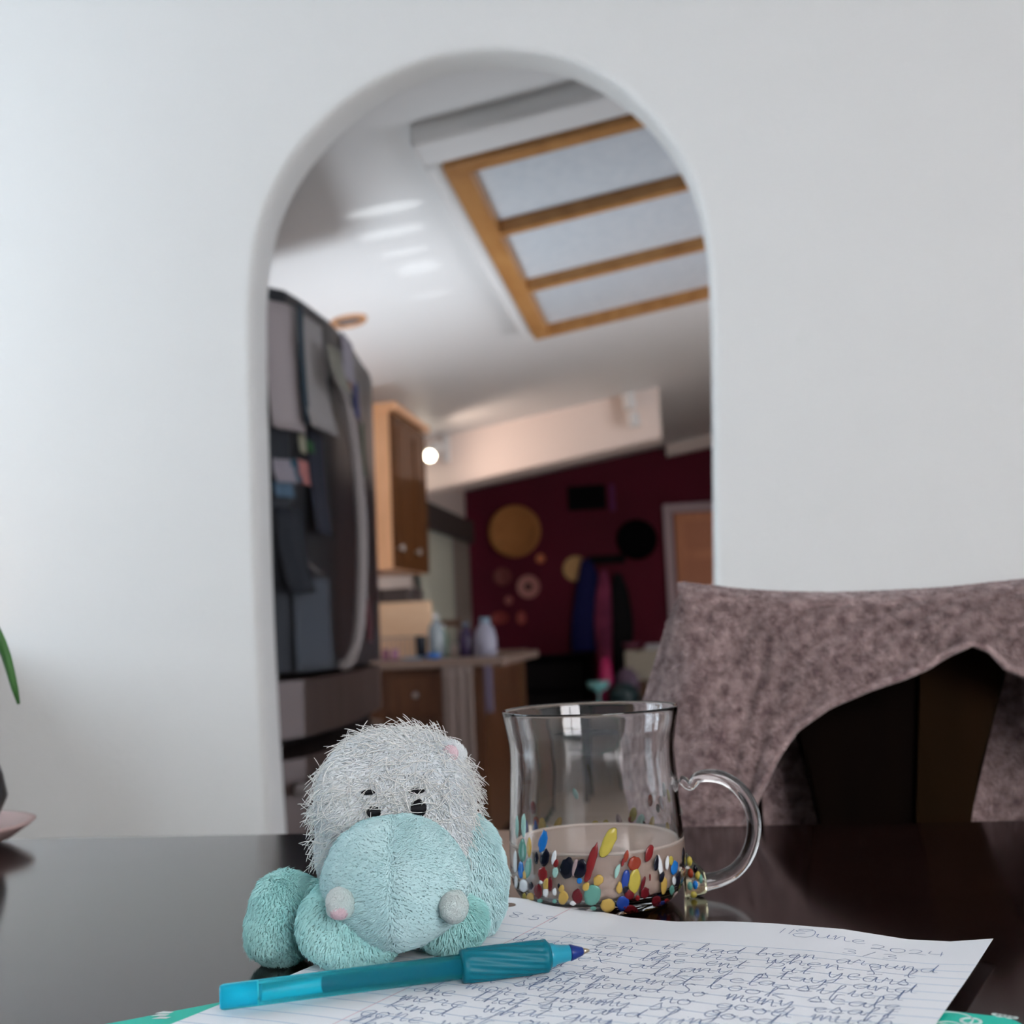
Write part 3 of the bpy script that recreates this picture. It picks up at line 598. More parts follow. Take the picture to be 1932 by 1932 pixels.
def tufts(p, n, t, L, w, lift=.55):
    # tapered bent 3-sided locks of pile, 7 vertices / 9 triangles-ish each
    N = len(p); L = L[:, None]; w = w[:, None]
    t = t-n*(t*n).sum(1)[:, None]; t /= np.linalg.norm(t, axis=1)[:, None]+1e-9; s = np.cross(n, t)
    V = np.zeros((N, 7, 3)); mid = p+(n*lift+t*.45)*L*.5; tip = p+(n*lift*.75+t*1.0)*L
    for k, a in enumerate((0, 2.094, 4.189)):
        o = s*math.cos(a)+t*math.sin(a)*.8; V[:, k] = p+o*w-n*w*.6; V[:, 3+k] = mid+(s*math.cos(a)+n*math.sin(a)*.7)*w*.85
    V[:, 6] = tip
    base = np.array([(0, 1, 4), (0, 4, 3), (1, 2, 5), (1, 5, 4), (2, 0, 3), (2, 3, 5), (3, 4, 6), (4, 5, 6), (5, 3, 6)])
    F = (base[None]+7*np.arange(N)[:, None, None]).reshape(-1, 3)
    return V.reshape(-1, 3), F
allsurf = []
def plush(name, surf, m, n, comb, L=.0016, w=.00034, lift=.5, parent=None, cull=True, label=None):
    V0, F0 = sphere_grid(surf)
    d = fdirs(n)+rng.normal(0, .012, (n, 3)); d /= np.linalg.norm(d, axis=1)[:, None]
    p, nn = normals(surf, d)
    if cull:
        vis = ((CAM-p)*nn).sum(1)/np.linalg.norm(CAM-p, axis=1); keep = (vis > -.35) | (rng.random(n) < .25); p, nn = p[keep], nn[keep]
    t = comb(p, nn)+rng.normal(0, .28, p.shape)
    # clumping waves in the nap
    ph = np.sin(p[:, 0]*900+np.sin(p[:, 2]*700)*2)+np.sin(p[:, 2]*1100+p[:, 0]*500)
    LL = L*(1+.18*ph*.5+rng.normal(0, .12, len(p))); ww = w*(1+rng.normal(0, .18, len(p)))
    V1, F1 = tufts(p-nn*.0001, nn, t, np.clip(LL, L*.4, L*1.7), np.clip(ww, w*.5, w*1.6), lift)
    o = np_mesh(name, np.vstack([V0, V1]), np.vstack([F0, F1+len(V0)]), m, parent or hippo)
    if label: o['label'] = label
    return o
down = lambda p, n: np.tile([0, 0, -1.0], (len(p), 1))-FH*.2
mc = PD(746, 1664, .430)
def comb_muzzle(p, n):
    x = (p-mc)@RH; z = (p-mc)@ZH
    return RH[None]*np.tanh(x/.0022+rng.normal(0, .5, len(x)))[:, None]*(1.1-.5*np.clip(z/.024, -1, 1))[:, None]+ZH[None]*(np.clip(z/.024, -1, 1)*.9-.25)[:, None]
def out_from(c, dz=-.5):
    c = np.array(c)
    return lambda p, n: (p-c)/np.linalg.norm(p-c, axis=1)[:, None]*.0+np.tile([0, 0, dz], (len(p), 1))+RH[None]*np.clip(((p-c)@RH)/.02, -1, 1)[:, None]*.6
def defm_muz(q):
    q = q.copy(); z = q[:, 2]/.024; q[:, 0] *= 1-.16*np.clip(-z, 0, 1)**2-.05*np.clip(z, 0, 1)**2
    q[:, 1] += .0004*np.exp(-(q[:, 0]/.0012)**2)*(q[:, 1] < 0)   # sewn centre seam
    return q
plush('muzzle', blob(mc, (.0262, .0215, .0232), 2.1, (-.12, .04, 0), defm_muz, .012, 1), MF['mintgrey'], 21000, comb_muzzle, .0030, .00038, .55)
hc = PD(748, 1548, .468)
def defm_head(q):
    q = q.copy(); z = q[:, 2]/.036; q[:, 0] *= 1-.10*np.clip(z, 0, 1)**1.5+.04*np.clip(-z, 0, 1); return q
hsurf = blob(hc, (.0316, .0265, .0352), 2.7, (.10, 0, 0), defm_head, .02, 2)
def comb_head(p, n):
    x = (p-hc)@RH; z = (p-hc)@ZH
    return RH[None]*(x/.03)[:, None]*.9+ZH[None]*(-.6+.3*z/.03)[:, None]-RH[None]*.35*(z > .01)[:, None]
plush('head', hsurf, MF['head'], 16000, comb_head, .0024, .00036, .75, label='shaggy silver white head')
# legs and body; the z is set so each rests on what is under it
def leg(px, py, dep, r, p, rot, zb, seed, m='mint', n=11000, name='leg', dz=-.8, noise=.03):
    c = PD(px, py, dep); 
    if zb is not None: c[2] = zb+r[2]*.97
    return plush(name, blob(c, r, p, rot, None, noise, seed), MF[m], int(n*.7), out_from(c, dz), .0030, .00040, .62)
PZt = TZ+.0052
leg(667, 1762, .430, (.0192, .0165, .0152), 2.3, (0, .08, 0), PZt-.001, 11, n=15000)
leg(536, 1757, .452, (.0130, .0170, .0165), 2.35, (0, .25, .1), TZ+.0008, 12, n=10000)
leg(878, 1712, .466, (.0162, .0165, .0240), 2.35, (0, -.12, 0), PZt-.0008, 13, 'mintgrey', 16000)
leg(850, 1765, .444, (.0135, .0150, .0100), 2.3, (0, 0, 0), PZt-.0008, 14, n=8000)
leg(765, 1700, .482, (.0300, .0220, .0300), 2.4, (0, 0, 0), PZt, 15, 'mint', 9000, name='body')
leg(560, 1706, .470, (.0115, .0100, .0100), 2.2, (0, .3, 0), None, 16, 'mint', 4000, name='tail')
leg(600, 1725, .446, (.0068, .0080, .0120), 2.2, (0, .2, 0), None, 17, 'mint', 3500, name='belly_fold')
for (px, py, mm, lb) in ((643, 1704, 'pale', 'grey pink nostril'), (856, 1711, 'pale', 'off-white nostril')):
    c = PD(px, py, .4115 if px < 700 else .4135); rad_ = .0049
    no = plush('nostril', blob(c, (rad_, .0070, rad_*1.06), 2.2, (0, 0, 0), None, .02, px), MF[mm], 2600, lambda p, n, c=c: np.cross(n, FH)+.15*n, .0012, .00024, .45, cull=True, label=lb)
    if px < 700: plush('nostril_patch', blob(c-FH*.0040-ZH*.0018, (.0031, .0036, .0026), 2.2, (0, 0, 0), None, .02, px), MF['pink'], 900, lambda p, n: np.cross(n, FH), .0009, .00022, .4, parent=no, label='pink patch')
# ears
for (px, py, dp, sgn) in ((848, 1430, .464, 1), (655, 1438, .468, -1)):
    c = PD(px, py, dp); ear = blob(c, (.0060, .0042, .0066), 2.1, (0, .5*sgn, .3*sgn), None, .02, px)
    eo = plush('ear', ear, MF['head'], 1600, lambda p, n: np.tile([0, 0, 1.0], (len(p), 1))*.8, .0018, .00024, .6)
    if sgn > 0: plush('ear_lining', blob(c-FH*.0044-RH*.0006, (.0038, .0022, .0058), 2.1, (0, .5, .3), None, .02, 5), MF['pink'], 500, lambda p, n: np.tile([0, 0, 1.0], (len(p), 1)), .0009, .00022, .4, label='pink ear lining', parent=eo)
# embroidered eyes and brows: found on the head surface
hd_ = fdirs(60000); hpts, hn = normals(hsurf, hd_)
proj_d = hpts-CAM; zc = proj_d@F_; aa = proj_d@R_/zc*FPX; bb = proj_d@U_/zc*FPX
HX = 966+aa*cr-bb*sr; HY = 966-(aa*sr+bb*cr)
def on_head(px, py):
    k = np.where(((CAM-hpts)*hn).sum(1) > 0)[0]; j = k[np.argmin((HX[k]-px)**2+(HY[k]-py)**2)]; return hpts[j], hn[j]
blk = simple('black thread', (.002, .002, .005), .7)
for (px, py, w_, h_, nm, ln_) in ((790, 1524, .0029, .0033, 'eye', .0022), (707, 1531, .0026, .0022, 'eye', .0022), (787, 1492, .0030, .0010, 'eyebrow', .0019), (697, 1495, .0026, .0009, 'eyebrow', .0019)):
    p, n_ = on_head(px, py); x = np.cross(ZH, n_); x /= np.linalg.norm(x); y = np.cross(n_, x); mb = MB()
    for k in range(26):   # satin stitches side by side
        f = (k+.5)/26*2-1; hh = h_*math.sqrt(max(0, 1-f*f)); b0 = p+x*w_*f+n_*ln_*1.0
        mb.tube([b0-y*hh-n_*.0009, b0-y*hh*.5, b0+n_*.0003, b0+y*hh*.5, b0+y*hh-n_*.0009], w_/18, 5)
    mb.build(nm, blk, hippo, True)
# long loose white yarn strands on the head
k = np.where((((CAM-hpts)*hn).sum(1)/np.linalg.norm(CAM-hpts, axis=1) > -.25) & ((hpts-hc)@ZH > -.012))[0]
ys = []
NY = 1300; pick = rng.choice(k, NY); NS = 7; V = []; Fc = []
for q, j in enumerate(pick):
    p, n_ = hpts[j].copy(), hn[j]; xx = ((p-hc)@RH)/.03; zz_ = ((p-hc)@ZH)/.03
    if zz_ < .05 and rng.random() < .45: continue
    swirl = -RH*(.9 if zz_ > .15 else .4)*(1 if rng.random() < .7 else -.9)+ZH*rng.normal(-.25, .35)
    if abs(xx) > .8: swirl = RH*np.sign(xx)*.7+ZH*rng.normal(-.3, .4)
    t = swirl-n_*(swirl@n_); t = t/np.linalg.norm(t); L = rng.uniform(.006, .0145)
    edge = abs(xx) > .85 or zz_ > .95
    if edge: L *= .75
    bend = rng.normal(0, 1.4); cur = p+n_*.0008; d_ = t*(.85 if not edge else .55)+n_*rng.uniform(.15, .5)*(1.1 if not edge else 1.7)
    P = [cur]
    sb = np.cross(n_, t)
    for s in range(NS-1):
        d_ = d_+sb*bend/NS+np.array([0, 0, -.10])-n_*.07*(0 if edge else 1); d_ = d_/np.linalg.norm(d_); cur = cur+d_*L/NS
        # keep above the pile
        g = (cur-hc); P.append(cur.copy())
    ys.append(P)
ymb = MB()
for P in ys: ymb.tube(P, [.00015]*(NS-1)+[.00010], 3)
o = ymb.build('yarn_hair', MF['yarn'], hippo, True, fix=False); o['kind'] = 'stuff'; o['label'] = 'long loose white yarn strands'

# ================================================================ CHAIR AND BLANKET
CY = .795
chair = thing('dining_chair', 'dark brown wooden dining chair half hidden under a taupe fleece blanket', 'chair', (.20, .7, 0))
cl, crr = PY(1300, 1140, CY)[0], .425
tz = 1.034
def plank(pts, y0, y1): return MB().prism([(p[0], y0, p[2]) for p in pts], (0, y1-y0, 0))
for x in (cl, crr-.04):
    MB().hexa([(x, CY-.02, 0), (x+.04, CY-.02, 0), (x+.04, CY+.02, 0), (x, CY+.02, 0), (x, CY-.005, tz), (x+.04, CY-.005, tz), (x+.04, CY+.03, tz), (x, CY+.03, tz)]).build('back_post', M['wood_chair'], chair, bevel=.004)
box((cl+.04, CY-.004, 1.006), (crr-.04, CY+.022, tz-.003)).build('top_rail', M['wood_chair'], chair, bevel=.006)
sp = [(1500, 1376), (1500, 1200), (1905, 1200), (1892, 1280), (1872, 1360), (1850, 1450), (1832, 1530), (1824, 1600), (1818, 1700), (1560, 1700), (1553, 1600), (1542, 1540), (1524, 1460)]
splat_o = plank([PY(x, y, CY+.008) for x, y in sp], CY+.002, CY+.018).build('splat', M['wood_chair'], chair, bevel=.002)
plank([PY(x, y, CY+.0) for x, y in ((1735, 1215), (1903, 1215), (1890, 1290), (1846, 1450), (1824, 1600), (1725, 1600))], CY-.003, CY+.0015).build('splat_strip', M['wood_strip'], splat_o, bevel=.001)['label'] = 'lighter brown strip'
box((cl+.0, CY-.46, .60), (crr, CY-.02, .645)).build('seat', M['wood_chair'], chair, bevel=.012)
box((cl+.04, CY-.012, .70), (crr-.04, CY+.012, .745)).build('lower_rail', M['wood_chair'], chair, bevel=.004)
for x in (cl+.01, crr-.05): box((x, CY-.44, 0), (x+.04, CY-.40, .60)).build('front_leg', M['wood_chair'], chair, bevel=.004)
for z in (.2, .32): box((cl+.05, CY-.43, z), (crr-.05, CY-.41, z+.025)).build('stretcher', M['wood_chair'], chair)

tops = [(1283, 1099), (1290, 1097), (1310, 1100), (1345, 1104), (1385, 1109), (1420, 1112), (1450, 1114), (1500, 1116), (1560, 1117), (1640, 1115), (1700, 1112), (1750, 1110), (1790, 1107), (1830, 1103), (1865, 1099), (1895, 1096), (1932, 1092), (2000, 1085), (2100, 1082), (2250, 1086), (2400, 1100), (2520, 1120)]
hems = [(1186, 1440), (1215, 1560), (1262, 1640), (1330, 1660), (1394, 1592), (1430, 1492), (1462, 1428), (1500, 1375), (1560, 1331), (1640, 1297), (1700, 1276), (1750, 1256), (1790, 1231), (1830, 1212), (1865, 1226), (1895, 1258), (1932, 1273), (2000, 1300), (2110, 1380), (2260, 1560), (2420, 1640), (2540, 1660)]
ydep = [.835, .805, .778]+[.768]*16+[.775, .785, .80]
Tp = [PY(x, y, CY) for x, y in tops]; Hp = [PY(x, y, dd-.01) for (x, y), dd in zip(hems, ydep)]
ui = np.linspace(0, 1, len(tops))
Tp = np.array(Tp); Hp = np.array(Hp)
def ip(A_, u): return np.array([np.interp(u, ui, A_[:, k]) for k in range(3)])
def blank(u, v):
    # v 0 front hem -> .55 crest -> 1 back hem
    T0, H0 = ip(Tp, u), ip(Hp, u)
    if v < .52:
        s = v/.52; p = H0*(1-s)+T0*s; p[1] = H0[1]*(1-s)+(CY-.022)*s
        p[1] -= .004*math.sin(math.pi*s)*(.4+math.sin(u*13+1.0)*.6)+.0018*math.sin(u*31+s*6)+.0015*math.sin(u*55-s*16)
        p[1] += .012*math.exp(-(u/.05)**2)*(1-s)
        p[2] -= .010*s**4
        if s < .1: p[1] -= .002*(1-s/.1)
        return p
    if v < .64:
        s = (v-.52)/.12; a = math.pi*s; p = T0.copy(); p[1] = CY+.009-.031*math.cos(a); p[2] = T0[2]-.010+.008*math.sin(a)-.002*s; return p
    s = (v-.64)/.36; p = T0.copy(); p[2] = (T0[2]-.012)*(1-s)+.74*s; p[1] = CY+.04+.010*s+.004*math.sin(u*19+s*3); p[0] += -.035*s*max(0, 1-u*6); return p
M['blanket'] = mat('taupe fleece', (.18, .115, .118), .95, var=(.46, .34, .33), scale=150, sheen=.3, spec=.1, bump=1, bscale=420, bdist=.002, detail=6)
bk = thing('fleece_blanket', 'taupe fleece blanket draped over the back of the dark chair', 'blanket', (.2, .78, .9))
nu, nv = 110, 80
gb = MB().grid(blank, nu, nv); me_o = gb.build('cloth', M['blanket'], bk, True, fix=False)
md = me_o.modifiers.new('thickness', 'SOLIDIFY'); md.thickness = .005; md.offset = 0
Vg = np.array(gb.v); Fg = np.array(gb.f)
nt_ = 80000; fi = rng.integers(0, len(Fg), nt_); a_, b_ = rng.random((2, nt_, 1)); q0, q1, q2, q3 = [Vg[Fg[fi, i]] for i in range(4)]
pp = (q0*(1-a_)+q1*a_)*(1-b_)+(q3*(1-a_)+q2*a_)*b_; nn = np.cross(q1-q0, q3-q0); nn /= np.linalg.norm(nn, axis=1)[:, None]
sd = np.where(rng.random(nt_) < .75, 1, -1); vv = (Fg[fi, 0]//(nu+1))/nv
outw = np.where((nn[:, 1] < 0)[:, None], nn, -nn)   # toward the viewer on the front, reversed behind
outw = np.where(((vv > .58) & (vv < .64))[:, None] & (nn[:, 2] < 0)[:, None], -nn, outw)
cr_m = (vv > .50) & (vv < .64); up_ = np.where((nn[:, 2] > 0)[:, None], nn, -nn); outw = np.where(cr_m[:, None], up_, outw)
V1, F1 = tufts(pp+outw*.0022, outw, rng.normal(0, 1, pp.shape)+[0, 0, -.5], rng.uniform(.0018, .0034, nt_), rng.uniform(.00022, .00045, nt_), .55)
o = np_mesh('pile', V1, F1, M['blanket'], bk); o['kind'] = 'stuff'
hm = MB(); hl = [blank(u, 0)+np.array([0, -.001, 0]) for u in np.linspace(0, 1, 120)]; hm.tube(hl, .0026, 8)
hm.build('hem', M['blanket'], bk, True)

# ================================================================ PLANT at the table's left end
plant = thing('potted_plant', 'long-leaved potted plant at the left edge of the table', 'plant', (-.60, .61, TZ))
pc = PZ(-142, 1603, TZ); px_, py_ = float(pc[0]), float(pc[1])
MB().lathe([(.040, TZ), (.052, TZ+.004), (.064, TZ+.012), (.066, TZ+.014), (.060, TZ+.014), (.045, TZ+.006)], (px_, py_, 0), 40).build('saucer', simple('pinkish clay saucer', (.55, .38, .36), .5), plant, True)
MB().lathe([(.030, TZ+.008), (.044, TZ+.018), (.049, TZ+.030), (.046, TZ+.044), (.040, TZ+.060), (.042, TZ+.086), (.038, TZ+.086), (.036, TZ+.070)], (px_, py_, 0), 40).build('pot', simple('dark glazed pot', (.02, .022, .028), .3), plant, True)
MB().lathe([(.005, TZ+.066), (.041, TZ+.066), (.041, TZ+.071), (.005, TZ+.074)], (px_, py_, 0), 24).build('soil', simple('potting soil', (.03, .02, .013), .9), plant, True)
lf = simple('green leaf', (.045, .16, .035), .45, var=(.07, .22, .05), scale=30)
def leaf(a, L, h, w, drop):
    ax = np.array([math.cos(a), math.sin(a), 0]); P = []
    for i in range(13):
        s = i/12; P.append(np.array([px_, py_, TZ+.07])+ax*(L*s)+np.array([0, 0, h*math.sin(min(1, s*1.25)*math.pi*.62)-drop*s**3]))
    sd_ = np.cross(ax, [0, 0, 1]); vs = []
    for i, p in enumerate(P):
        ww = w*math.sin(math.pi*min(1, .12+.88*i/12))**.7; vs += [p-sd_*ww+[0, 0, .002], p-[0, 0, .0015], p+sd_*ww+[0, 0, .002]]
    o = MB().add(vs, [(3*i+k, 3*i+k+1, 3*i+k+4, 3*i+k+3) for i in range(12) for k in range(2)]).build('leaf', lf, plant, True, fix=False)
    md = o.modifiers.new('thickness', 'SOLIDIFY'); md.thickness = .0009
for q in range(13): leaf(math.radians(105+q*12)+rng.normal(0, .08), rng.uniform(.10, .20), rng.uniform(.12, .24), .009, rng.uniform(.03, .12))
# the leaf whose tip enters the frame
e0 = np.array([px_, py_, TZ+.07]); tipp = PD(36, 1328, .66); midp = PD(2, 1210, .66); m0 = PD(-60, 1120, .66)
P = smoothline([e0, e0*.4+m0*.6+np.array([0, 0, .02]), m0, midp, tipp], 4); vs = []
for i, p in enumerate(P):
    s = i/(len(P)-1); ww = .0062*(1-s)**.55*min(1, s*6+.2); vs += [p-RH*ww, p-FH*.0015, p+RH*ww]
o = MB().add(vs, [(3*i+k, 3*i+k+1, 3*i+k+4, 3*i+k+3) for i in range(len(P)-1) for k in range(2)]).build('leaf', lf, plant, True, fix=False); o.modifiers.new('t', 'SOLIDIFY').thickness = .0009

# unseen low console added by the arch wall to shade its lower left
cn = thing('shade_console', 'unseen white console added to shade the lower left arch wall', 'cabinet', (-1.9, 2.1, 0))
box((-2.35, 1.85, .08), (-1.50, 2.29, 1.02)).build('body', M['white'], cn, bevel=.004); box((-2.37, 1.83, 1.02), (-1.48, 2.295, 1.045)).build('top', M['oak'], cn, bevel=.004); box((-2.33, 1.90, 0), (-1.53, 2.27, .08)).build('plinth', M['dark'], cn)
for x_ in (-2.34, -1.92): box((x_, 1.835, .12), (x_+.41, 1.85, .99)).build('door', M['white'], cn, bevel=.003)

# ================================================================ KITCHEN: ceiling light box
lb = thing('ceiling_light', 'oak framed ceiling light box with frosted panels in a white tray', 'light fixture', (0, 4, 2.4))
drop = .07
def cp(x, y, dz): return (x, y, cz(x)-dz)
X0, X1, Y0, Y1 = -.585, .62, 2.985, 4.93
def slab(xa, xb, ya, yb, d0, d1): return MB().hexa([cp(xa, ya, d1), cp(xb, ya, d1), cp(xb, yb, d1), cp(xa, yb, d1), cp(xa, ya, d0), cp(xb, ya, d0), cp(xb, yb, d0), cp(xa, yb, d0)])
tray = slab(X0-.055, X1+.055, Y0-.14, Y0, -.01, drop); tray.v += []; 
tr = MB()
for a in ((X0-.055, X1+.055, Y0-.15, Y0), (X0-.055, X1+.055, Y1, Y1+.05), (X0-.055, X0, Y0, Y1), (X1, X1+.055, Y0, Y1)):
    s_ = slab(a[0], a[1], a[2], a[3], -.01, drop-.012); tr.add(s_.v, s_.f)
tr.build('tray', M['white'], lb, bevel=.02, seg=4)
frw = .062
nb_ = [Y0+frw, 3.56, 4.22, Y1-frw]
for nm, a in (('frame_rail', (X0, X1, Y0, Y0+frw)), ('frame_rail', (X0, X1, Y1-frw*.7, Y1)), ('frame_stile', (X0, X0+frw, Y0+frw, Y1-frw*.7)), ('frame_stile', (X1-frw, X1, Y0+frw, Y1-frw*.7))):
    slab(*a, -.005, drop+.004).build(nm, M['fixoak'], lb, bevel=.004)
for yc in (3.585, 4.235):
    slab(X0+frw, X1-frw, yc-.02, yc+.02, .02, drop).build('crossbar', M['fixoak'], lb, bevel=.003)
for ya, yb in ((Y0+frw, 3.565), (3.605, 4.215), (4.255, Y1-frw*.7)):
    slab(X0+frw-.005, X1-frw+.005, ya, yb, .018, .026).build('diffuser_panel', M['acrylic'], lb)
# recessed can light
rc = PZ(657, 607, cz(-1.22)); rx, ry = -1.225, 4.26
can = thing('recessed_light', 'small round copper rimmed recessed ceiling light above the refrigerator', 'light fixture', (rx, ry, cz(rx)))
rg_ = MB(); vs = []; nn_ = 32
prf = [(.072, .0), (.070, .012), (.052, .010), (.047, -.004)]
for r, d in prf:
    for k_ in range(nn_): a = 2*math.pi*k_/nn_; vs.append((rx+r*math.cos(a), ry+r*math.sin(a), cz(rx+r*math.cos(a))-d))
rg_.add(vs, [(i*nn_+k_, i*nn_+(k_+1) % nn_, (i+1)*nn_+(k_+1) % nn_, (i+1)*nn_+k_) for i in range(3) for k_ in range(nn_)]).build('rim', simple('copper rim', (.62, .33, .17), .4, metal=.2), can, True)
MB().add([(rx+.05*math.cos(2*math.pi*k_/nn_), ry+.05*math.sin(2*math.pi*k_/nn_), cz(rx+.05*math.cos(2*math.pi*k_/nn_))-.004) for k_ in range(nn_)], [tuple(range(nn_))]).build('lens', simple('grey lens', (.10, .11, .13), .3), can)

# kitchen ceiling patches: added spot lamps in mid-air cast them, no fixture there
def patch_lamp(px, py, sx, sy, rot, power):
    d_ = ray(px, py); k_ = (1.40)/(d_[2]-.16*d_[0]); p = CAM+d_*k_
    l = bpy.data.lights.new('ceiling_patch_lamp', 'SPOT'); l.energy = power; l.color = (.92, .97, 1); l.spot_size = math.radians(2*math.degrees(math.atan(sx/1.5))); l.spot_blend = .45; l.shadow_soft_size = .012
    o = bpy.data.objects.new('ceiling_patch_lamp', l); C.objects.link(o); src = Vector((p[0]+.1, p[1]-.1, .9)); o.location = src
    z = (src-Vector(p)).normalized(); x = Vector((math.cos(rot), math.sin(rot), 0)); y = z.cross(x).normalized(); x = y.cross(z)
    o.matrix_world = Matrix.Translation(src) @ Matrix((x, y, z)).transposed().to_4x4() @ Matrix.Diagonal((1, sy/sx, 1, 1))
for (x, y, sx, sy, w_) in ((725, 395, .14, .045, 22), (740, 438, .13, .045, 16), (762, 475, .10, .035, 12), (790, 505, .09, .08, 12), (812, 556, .10, .03, 11)):
    patch_lamp(x, y, sx, sy, .15, w_)

# ================================================================ refrigerator
fg = thing('refrigerator', 'tall dark refrigerator with papers and magnets on its curved doors', 'refrigerator', (-1.2, 2.9, 0))
fy = [2.425, 2.46, 2.56, 2.665, 2.76, 2.886, 3.03, 3.20, 3.35, 3.48, 3.57, 3.60]; fx = [-.885, -.856, -.846, -.842, -.840, -.849, -.863, -.888, -.905, -.930, -.965, -1.0]
fxf = lambda y: float(np.interp(y, fy, fx))
box((-1.72, 2.43, .02), (-1.0, 3.59, 1.79)).build('cabinet', M['steel'], fg)
def door_seg(y0, y1, z0, z1, name, m, off=0):
    ys_ = [y for y in np.linspace(y0, y1, 14)]; poly = [(fxf(y)+off, y, z0) for y in ys_]+[(-.998, y1, z0), (-.998, y0, z0)]
    return MB().prism(poly, (0, 0, z1-z0)).build(name, m, fg, bevel=.006)
dr1 = door_seg(2.425, 3.006, .95, 1.81, 'door', M['steel']); dr2 = door_seg(3.014, 3.60, .95, 1.81, 'door', M['steel'])
bgs = mat('steel with painted brown reflection', (.09, .062, .055), .35, metal=.4); door_seg(2.425, 3.60, .81, .935, 'middle_drawer', bgs); dr3 = door_seg(2.425, 3.60, .06, .765, 'freezer_drawer', bgs)  # a brown reflection is put into the drawers' steel colour
for yy in (2.77,):
    P = smoothline([(fxf(yy)-.002, yy, 1.67), (fxf(yy)+.022, yy, 1.63), (fxf(yy)+.045, yy, 1.52), (fxf(yy)+.062, yy, 1.30), (fxf(yy)+.050, yy, 1.06), (fxf(yy)+.024, yy, .97), (fxf(yy)-.002, yy, .955)], 5)
    MB().tube(P, .0135, 12).build('handle', M['handle'], dr1, True)
P = smoothline([(-.86, 2.48, .70), (-.81, 2.50, .70), (-.795, 2.85, .70), (-.835, 3.18, .70), (-.90, 3.20, .70)], 5); MB().tube(P, .014, 12).build('handle', M['handle'], dr3, True)
# papers, cards and magnets on the doors: things held on the door
def sheet(px, py0, py1, w_, name, label, cat, col, group=None, curl=.02, tilt=0, off=.004):
    y = 2.8
    for _ in range(12): y = min(max(.5*y+.5*float(PX(px, (py0+py1)/2, fxf(y)+.01)[1]), 2.45), 3.52)
    z1 = float(PX(px, py0, fxf(y)+.008)[2]); z0 = float(PX(px, py1, fxf(y)+.008)[2])
    def fn(u, v):
        yy = y+(u-.5)*w_+tilt*(v-.5); return (fxf(min(max(yy, 2.43), 3.58))+off+curl*(1-v)**2, yy, z0+(z1-z0)*v)
    o = MB().grid(fn, 8, 8).build(name, M.get(name+str(col)) or simple(name+str(col), col, .7), None, True); o.modifiers.new('t', 'SOLIDIFY').thickness = .0012
    return tag(o, label, cat, group)
sheet(534, 572, 810, .13, 'paper_notice', 'long grey paper at the near edge of the refrigerator door', 'paper', (.33, .29, .30), curl=.015)
sheet(560, 580, 800, .03, 'ribbon', 'dark teal strip hanging between two papers on the refrigerator', 'ribbon', (.01, .03, .05), curl=.012, off=.02)
sheet(590, 604, 815, .17, 'paper_notice', 'wide grey paper curling off the refrigerator left of its handle', 'paper', (.30, .28, .28), curl=.035)
sheet(605, 660, 745, .10, 'photo_card', 'small olive card standing out over the wide grey paper', 'card', (.20, .19, .16), curl=.03, off=.045)
sheet(660, 640, 720, .15, 'paper_notice', 'pale grey paper high on the refrigerator right of its handle', 'paper', (.27, .25, .29), curl=.004)
sheet(676, 722, 790, .08, 'photo_card', 'deep blue card on the far side of the refrigerator door', 'card', (.02, .03, .14), curl=.004)
sheet(664, 715, 745, .04, 'photo_card', 'little orange brown card beside the deep blue card', 'card', (.25, .10, .05), curl=.004)
sheet(572, 742, 780, .05, 'magnet', 'crimson magnet between the papers on the refrigerator', 'magnet', (.20, .004, .02), curl=.004)
sheet(589, 825, 855, .035, 'magnet', 'green magnet below the wide grey paper', 'magnet', (.01, .08, .015), curl=.004)
sheet(574, 820, 856, .035, 'magnet', 'pale yellowish magnet left of the green magnet', 'magnet', (.28, .27, .20), curl=.004)
sheet(577, 870, 915, .055, 'magnet', 'salmon pink oval magnet halfway down the refrigerator door', 'magnet', (.38, .14, .13), curl=.006)
sheet(562, 868, 910, .05, 'magnet', 'teal magnet touching the salmon pink magnet', 'magnet', (.01, .06, .10), curl=.006)
sheet(523, 860, 905, .06, 'photo_card', 'pale grey card low at the near edge of the refrigerator', 'card', (.24, .22, .26), curl=.01)
sheet(530, 905, 935, .05, 'magnet', 'slate blue magnet under the pale grey card', 'magnet', (.06, .11, .17), curl=.006)
sheet(600, 815, 1010, .10, 'dish_towel', 'navy cloth hanging on the refrigerator door left of its handle', 'towel', (.003, .006, .02), curl=.02)
sheet(560, 960, 1120, .09, 'dish_towel', 'near-black cloth hanging low on the refrigerator door', 'towel', (.004, .007, .014), curl=.03)
sheet(577, 1040, 1085, .02, 'magnet', 'thin grey clip on the near-black cloth', 'clip', (.15, .13, .13), curl=.04, tilt=-.02)
sheet(598, 1090, 1265, .22, 'poster', 'large slate grey sheet at the bottom of the refrigerator door', 'paper', (.055, .065, .085), curl=.004)
sheet(690, 800, 900, .05, 'photo_card', 'dark green card low on the far edge of the refrigerator', 'card', (.012, .05, .03), curl=.003)
sheet(700, 1130, 1210, .10, 'photo_card', 'dark maroon card near the bottom far corner of the refrigerator', 'card', (.07, .006, .012), curl=.003)

